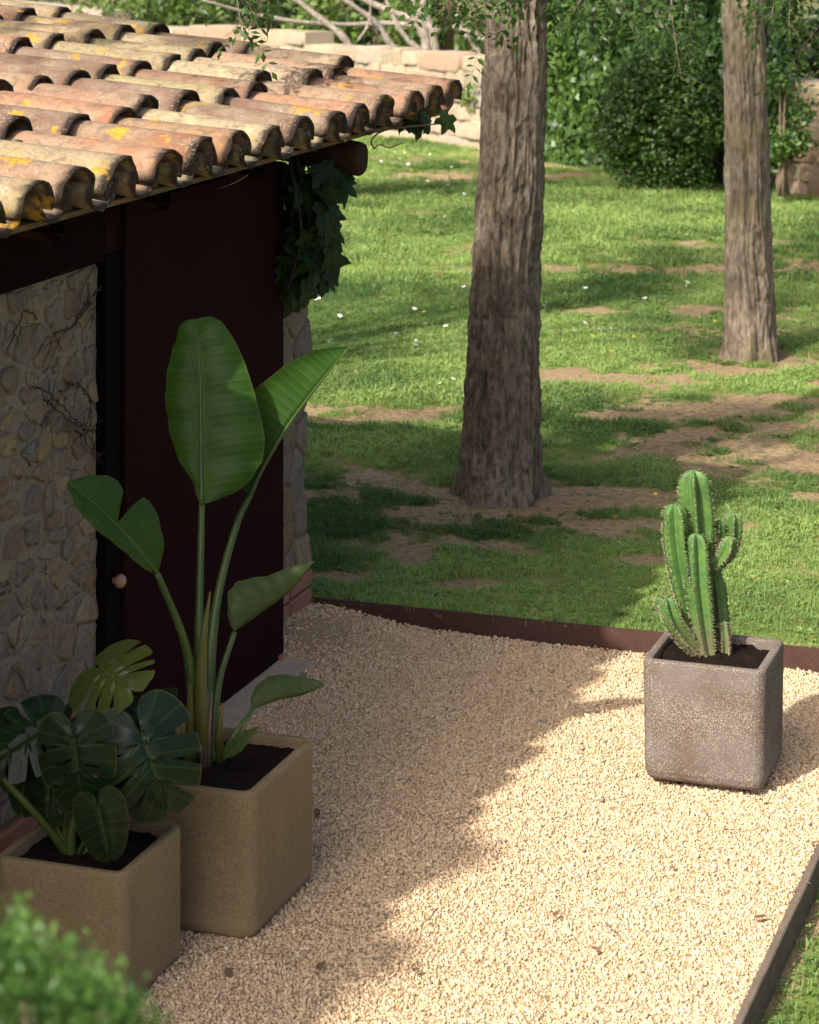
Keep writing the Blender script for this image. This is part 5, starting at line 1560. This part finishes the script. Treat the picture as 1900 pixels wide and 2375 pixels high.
creep([(75, 895), (115, 915), (160, 960), (195, 995), (232, 1060)], .0035, 12, 3)
creep([(105, 925), (130, 950), (180, 985), (215, 1000), (236, 975)], .003, 10, 4)
creep([(155, 893), (180, 890), (205, 920), (213, 932)], .0035, 8, 5)
creep([(175, 998), (195, 1015), (208, 1040), (236, 1078)], .003, 7, 6)
creep([(90, 740), (60, 720), (40, 760), (12, 830)], .003, 8, 7)

# ------------------------------------------------------------------ daisies, dandelions, fallen bits
def flower(r_, h_, petals, mat_p, seed):
    r = np.random.default_rng(seed); mb = MB(); V, F = [], []
    mb.tube([(0, 0, -.01), (0, 0, h_)], [.0012, .001], 4)
    n = petals
    V = [(0, 0, h_ + .004)]
    for j in range(2 * n):
        a = math.pi * j / n; q = r_ * (1 if j % 2 == 0 else .78); V.append((q * math.cos(a), q * math.sin(a), h_ + r.uniform(0, .006)))
    F = [(0, 1 + j, 1 + (j + 1) % (2 * n)) for j in range(2 * n)]
    mb.add(V, F)
    me = mb.mesh('flower', False); me.materials.append(mat_p); return me
DA = [flower(.019, .045, 8, MAT['petal'], k) for k in range(2)]; DY = flower(.018, .045, 9, MAT['yellow'], 5)
spots = [(1080,662),(1061,661),(1093,664),(1358,668),(1590,653),(1498,689),(1120,1), (962,714),(990,745),(998,751),(1037,754),(1264,709),(1328,764),(1352,742),(1353,747),(1385,757),(1405,766),(1413,757),(1254,762),(1026,888),(1046,876),(1285,926),(1294,933),
         (785,730),(799,777),(760,794),(770,786),(912,773),(958,800),(970,785),(1010,800),(857,720),(1100,806),(1017,503),(1019,500),(1030,500),(700,760),(690,770),(675,745),(748,690),(735,690),(1290,485),(1155,410),(1330,485),(935,352),(915,350),(958,357),(975,352),(1000,357),(885,372),
         (925,365),(950,380),(880,350),(1020,365),(1050,385),(860,470),(870,395),(905,420),(990,420),(1040,430),(970,445),(1075,450),(1345,494),(1410,530),(1855,507),(1265,700),(1510,610),(1590,652),(1475,545),(845,430),(870,660),(1215,955),(745,905),(1110,720)]
g_ = 'daisies scattered in the lawn'
k = 0
for px_, py_ in spots:
    if py_ < 330: continue
    p = gnd(px_, py_, LAWN_Z + .045)
    o = piece('daisy', DA[k % 2], None, (p[0], p[1], LAWN_Z - .005), (RNG.normal(0, .15) + .25, RNG.normal(0, .2), RNG.uniform(0, 6)), (RNG.uniform(.8, 1.25),) * 3); k += 1
    tag(o, 'tiny white daisy flower open in the lawn grass', 'flower', g_)
for px_, py_ in ((1468, 778), (1418, 812), (1660, 737), (1085, 700), (985, 718), (955, 392), (930, 398), (975, 395), (1010, 402), (905, 388), (990, 388), (1430, 1195), (1520, 1135), (940, 1003)):
    p = gnd(px_, py_, LAWN_Z + .045)
    o = piece('dandelion', DY, None, (p[0], p[1], LAWN_Z - .005), (.2, RNG.normal(0, .2), RNG.uniform(0, 6)), (RNG.uniform(.7, 1.0),) * 3)
    tag(o, 'tiny yellow dandelion flower in the lawn grass', 'flower', 'dandelions in the lawn')
# fallen dry leaves and twigs on the gravel
def dry_leaf(seed):
    r = np.random.default_rng(seed); V = []; F = []; n = 6
    for i in range(n + 1):
        t = i / n; w = .30 * math.sin(math.pi * min(1, t * .95 + .03)) ** .8; c = .25 * (t - .5) ** 2
        for j in (-1, 0, 1): V.append((t - .5, j * w, c + .18 * abs(j) * w * 2 + r.uniform(-.02, .02)))
    for i in range(n):
        for j in range(2): F.append((i*3+j, i*3+j+1, (i+1)*3+j+1, (i+1)*3+j))
    me = mk('dry_leaf', V, F); me.materials.append(MAT['dryleaf']); return me
DL = [dry_leaf(k) for k in range(3)]
for k, (px_, py_, s) in enumerate(((1765, 2127, .05), (1560, 2012, .03), (1890, 1955, .03), (735, 1885, .045), (965, 2250, .04), (530, 2255, .045), (1620, 2310, .03), (1380, 2200, .03), (745, 2240, .05), (1095, 1430, .04), (1752, 1760, .04), (1290, 2120, .035), (420, 2235, .04), (1840, 2070, .03), (1200, 1965, .03))):
    p = gnd(px_, py_, .01)
    o = piece('dry_leaf', DL[k % 3], None, (p[0], p[1], .010), (RNG.normal(0, .25), RNG.normal(0, .2), RNG.uniform(0, 6)), (s, s, s))
    tag(o, 'small curled brown leaf fallen on the gravel', 'leaf', 'dry leaves on the gravel')
def twig_mesh(seed):
    r = np.random.default_rng(seed); mb = MB(); p = np.array((-.5, 0, 0)); q = [p]
    for i in range(6): p = p + np.array((1 / 6, r.normal(0, .05), r.normal(0, .02))); q.append(p)
    mb.tube(q, [.018, .016, .015, .013, .012, .010, .006], 5); mb.tube([q[3], q[3] + np.array((.12, .10, .03)), q[3] + np.array((.22, .14, .03))], [.010, .008, .005], 4)
    me = mb.mesh('twig'); me.materials.append(MAT['twig']); return me
TW = [twig_mesh(k) for k in range(3)]
for k, (px_, py_, s) in enumerate(((1440, 1850, .11), (990, 2130, .16), (1620, 2090, .10), (1420, 2160, .13), (1520, 2110, .08), (1250, 2300, .12), (640, 2215, .10), (760, 2070, .08), (850, 2265, .12), (1060, 1900, .09), (1860, 2040, .09), (1690, 1920, .10), (1010, 2240, .10))):
    p = gnd(px_, py_, .012)
    o = piece('twig', TW[k % 3], None, (p[0], p[1], .014), (0, 0, RNG.uniform(0, 6)), (s, s, s))
    tag(o, 'thin dry twig lying on the gravel', 'twig', 'twigs on the gravel')
# a few loose stones by the pier foot
for k, (px_, py_, s, c_) in enumerate(((690, 1560, .11, (.36, .30, .22)), (655, 1530, .07, (.28, .24, .19)), (668, 1545, .05, (.40, .33, .25)))):
    p = gnd(px_, py_, .02); pm2 = pebble(70 + k); pm2.materials.append(MAT['stone'])
    o = piece('loose_stone', pm2, None, (p[0], p[1], .012), (.2, .3, k), (s, s * .8, s * .6), c_)
    tag(o, ('largest loose stone lying on the gravel near the end of the hut wall', 'middle-sized loose stone close to the door edge', 'smallest loose stone between the two others by the door edge')[k], 'stone', 'loose stones by the hut')
# dry straw hanging from the eave
o = thing('straw', 'thin dry straw stalk caught under the eave tiles', 'straw', (-3.6, 8.7, 2.3))
mb = MB(); mb.tube(spline([at(505, 438, 10.05), at(540, 425, 10.0), at(575, 405, 10.05), at(588, 385, 10.1), at(588, 365, 10.15)], 20), .0018, 5)
part('stalk', mb.mesh('stalk'), MAT['slab'], o)

# ------------------------------------------------------------------ out-of-focus bush close to the camera
c_ = at(60, 2560, 2.7)
bx = thing('box_bush', 'bright green leafy bush close to the lens, out of focus', 'shrub', (c_[0], c_[1], -.1))
cs, rs = [], []
for k in range(70):
    px_ = RNG.uniform(-260, 330); top = np.interp(px_, [-260, 0, 60, 140, 200, 260, 330], [2080, 2135, 2165, 2190, 2230, 2290, 2390])
    py_ = top + RNG.uniform(20, 330); cs.append(at(px_, py_, 2.7 + RNG.uniform(-.2, .3))); rs.append(RNG.uniform(.025, .05))
n = 9000
cs = np.array(cs); kk = RNG.integers(0, len(cs), n)
P = cs[kk] + rand_unit(n) * (np.array(rs)[kk] * RNG.uniform(.2, 1.2, n))[:, None]
tn = np.clip(RNG.normal(.32, .24, n), 0, 1)
SH = []
for k in range(42):     # upright young shoots
    px_ = RNG.uniform(-200, 335); top = np.interp(px_, [-200, 0, 45, 60, 140, 200, 260, 335], [2090, 2140, 2105, 2160, 2185, 2225, 2290, 2380])
    p = at(px_, top + RNG.uniform(0, 60), 2.7 + RNG.uniform(-.15, .2))
    for j in range(22):
        SH.append(p + np.array((RNG.normal(0, .006), RNG.normal(0, .006), -.075 + .0050 * j)))
SH.append(at(45, 2100, 2.7))
SH = np.array(SH)
P = np.concatenate([P, SH]); tn = np.concatenate([tn, np.clip(RNG.normal(.85, .1, len(SH)), 0, 1)]); n = len(P)
D = rand_unit(n) * .8 + np.array((0, 0, .7)); Nn = rand_unit(n) + np.array((0, 0, .5))
part('foliage', leaf_mesh('foliage', P, D, Nn, RNG.uniform(.010, .017, n), tn, .45), MAT['box'], bx)
mb = MB()
for k in range(26):
    e = cs[k]; mb.tube(spline([(c_[0] + RNG.normal(0, .05), c_[1] + RNG.normal(0, .05), -.1), (c_[0] + (e[0] - c_[0]) * .6, c_[1] + (e[1] - c_[1]) * .6, e[2] * .6), e], 8), [.014, .012, .010, .008, .006, .005, .004, .003], 5)
part('stems', mb.mesh('stems'), MAT['twig'], bx)
cloud('inner_foliage', [np.array((c_[0], c_[1], z)) for z in (.5, .8, 1.1, 1.4, 1.6)], [.26, .28, .28, .26, .2], 3500, .03, MAT['box'], bx, .4, 1.0, .4, .3, .2)
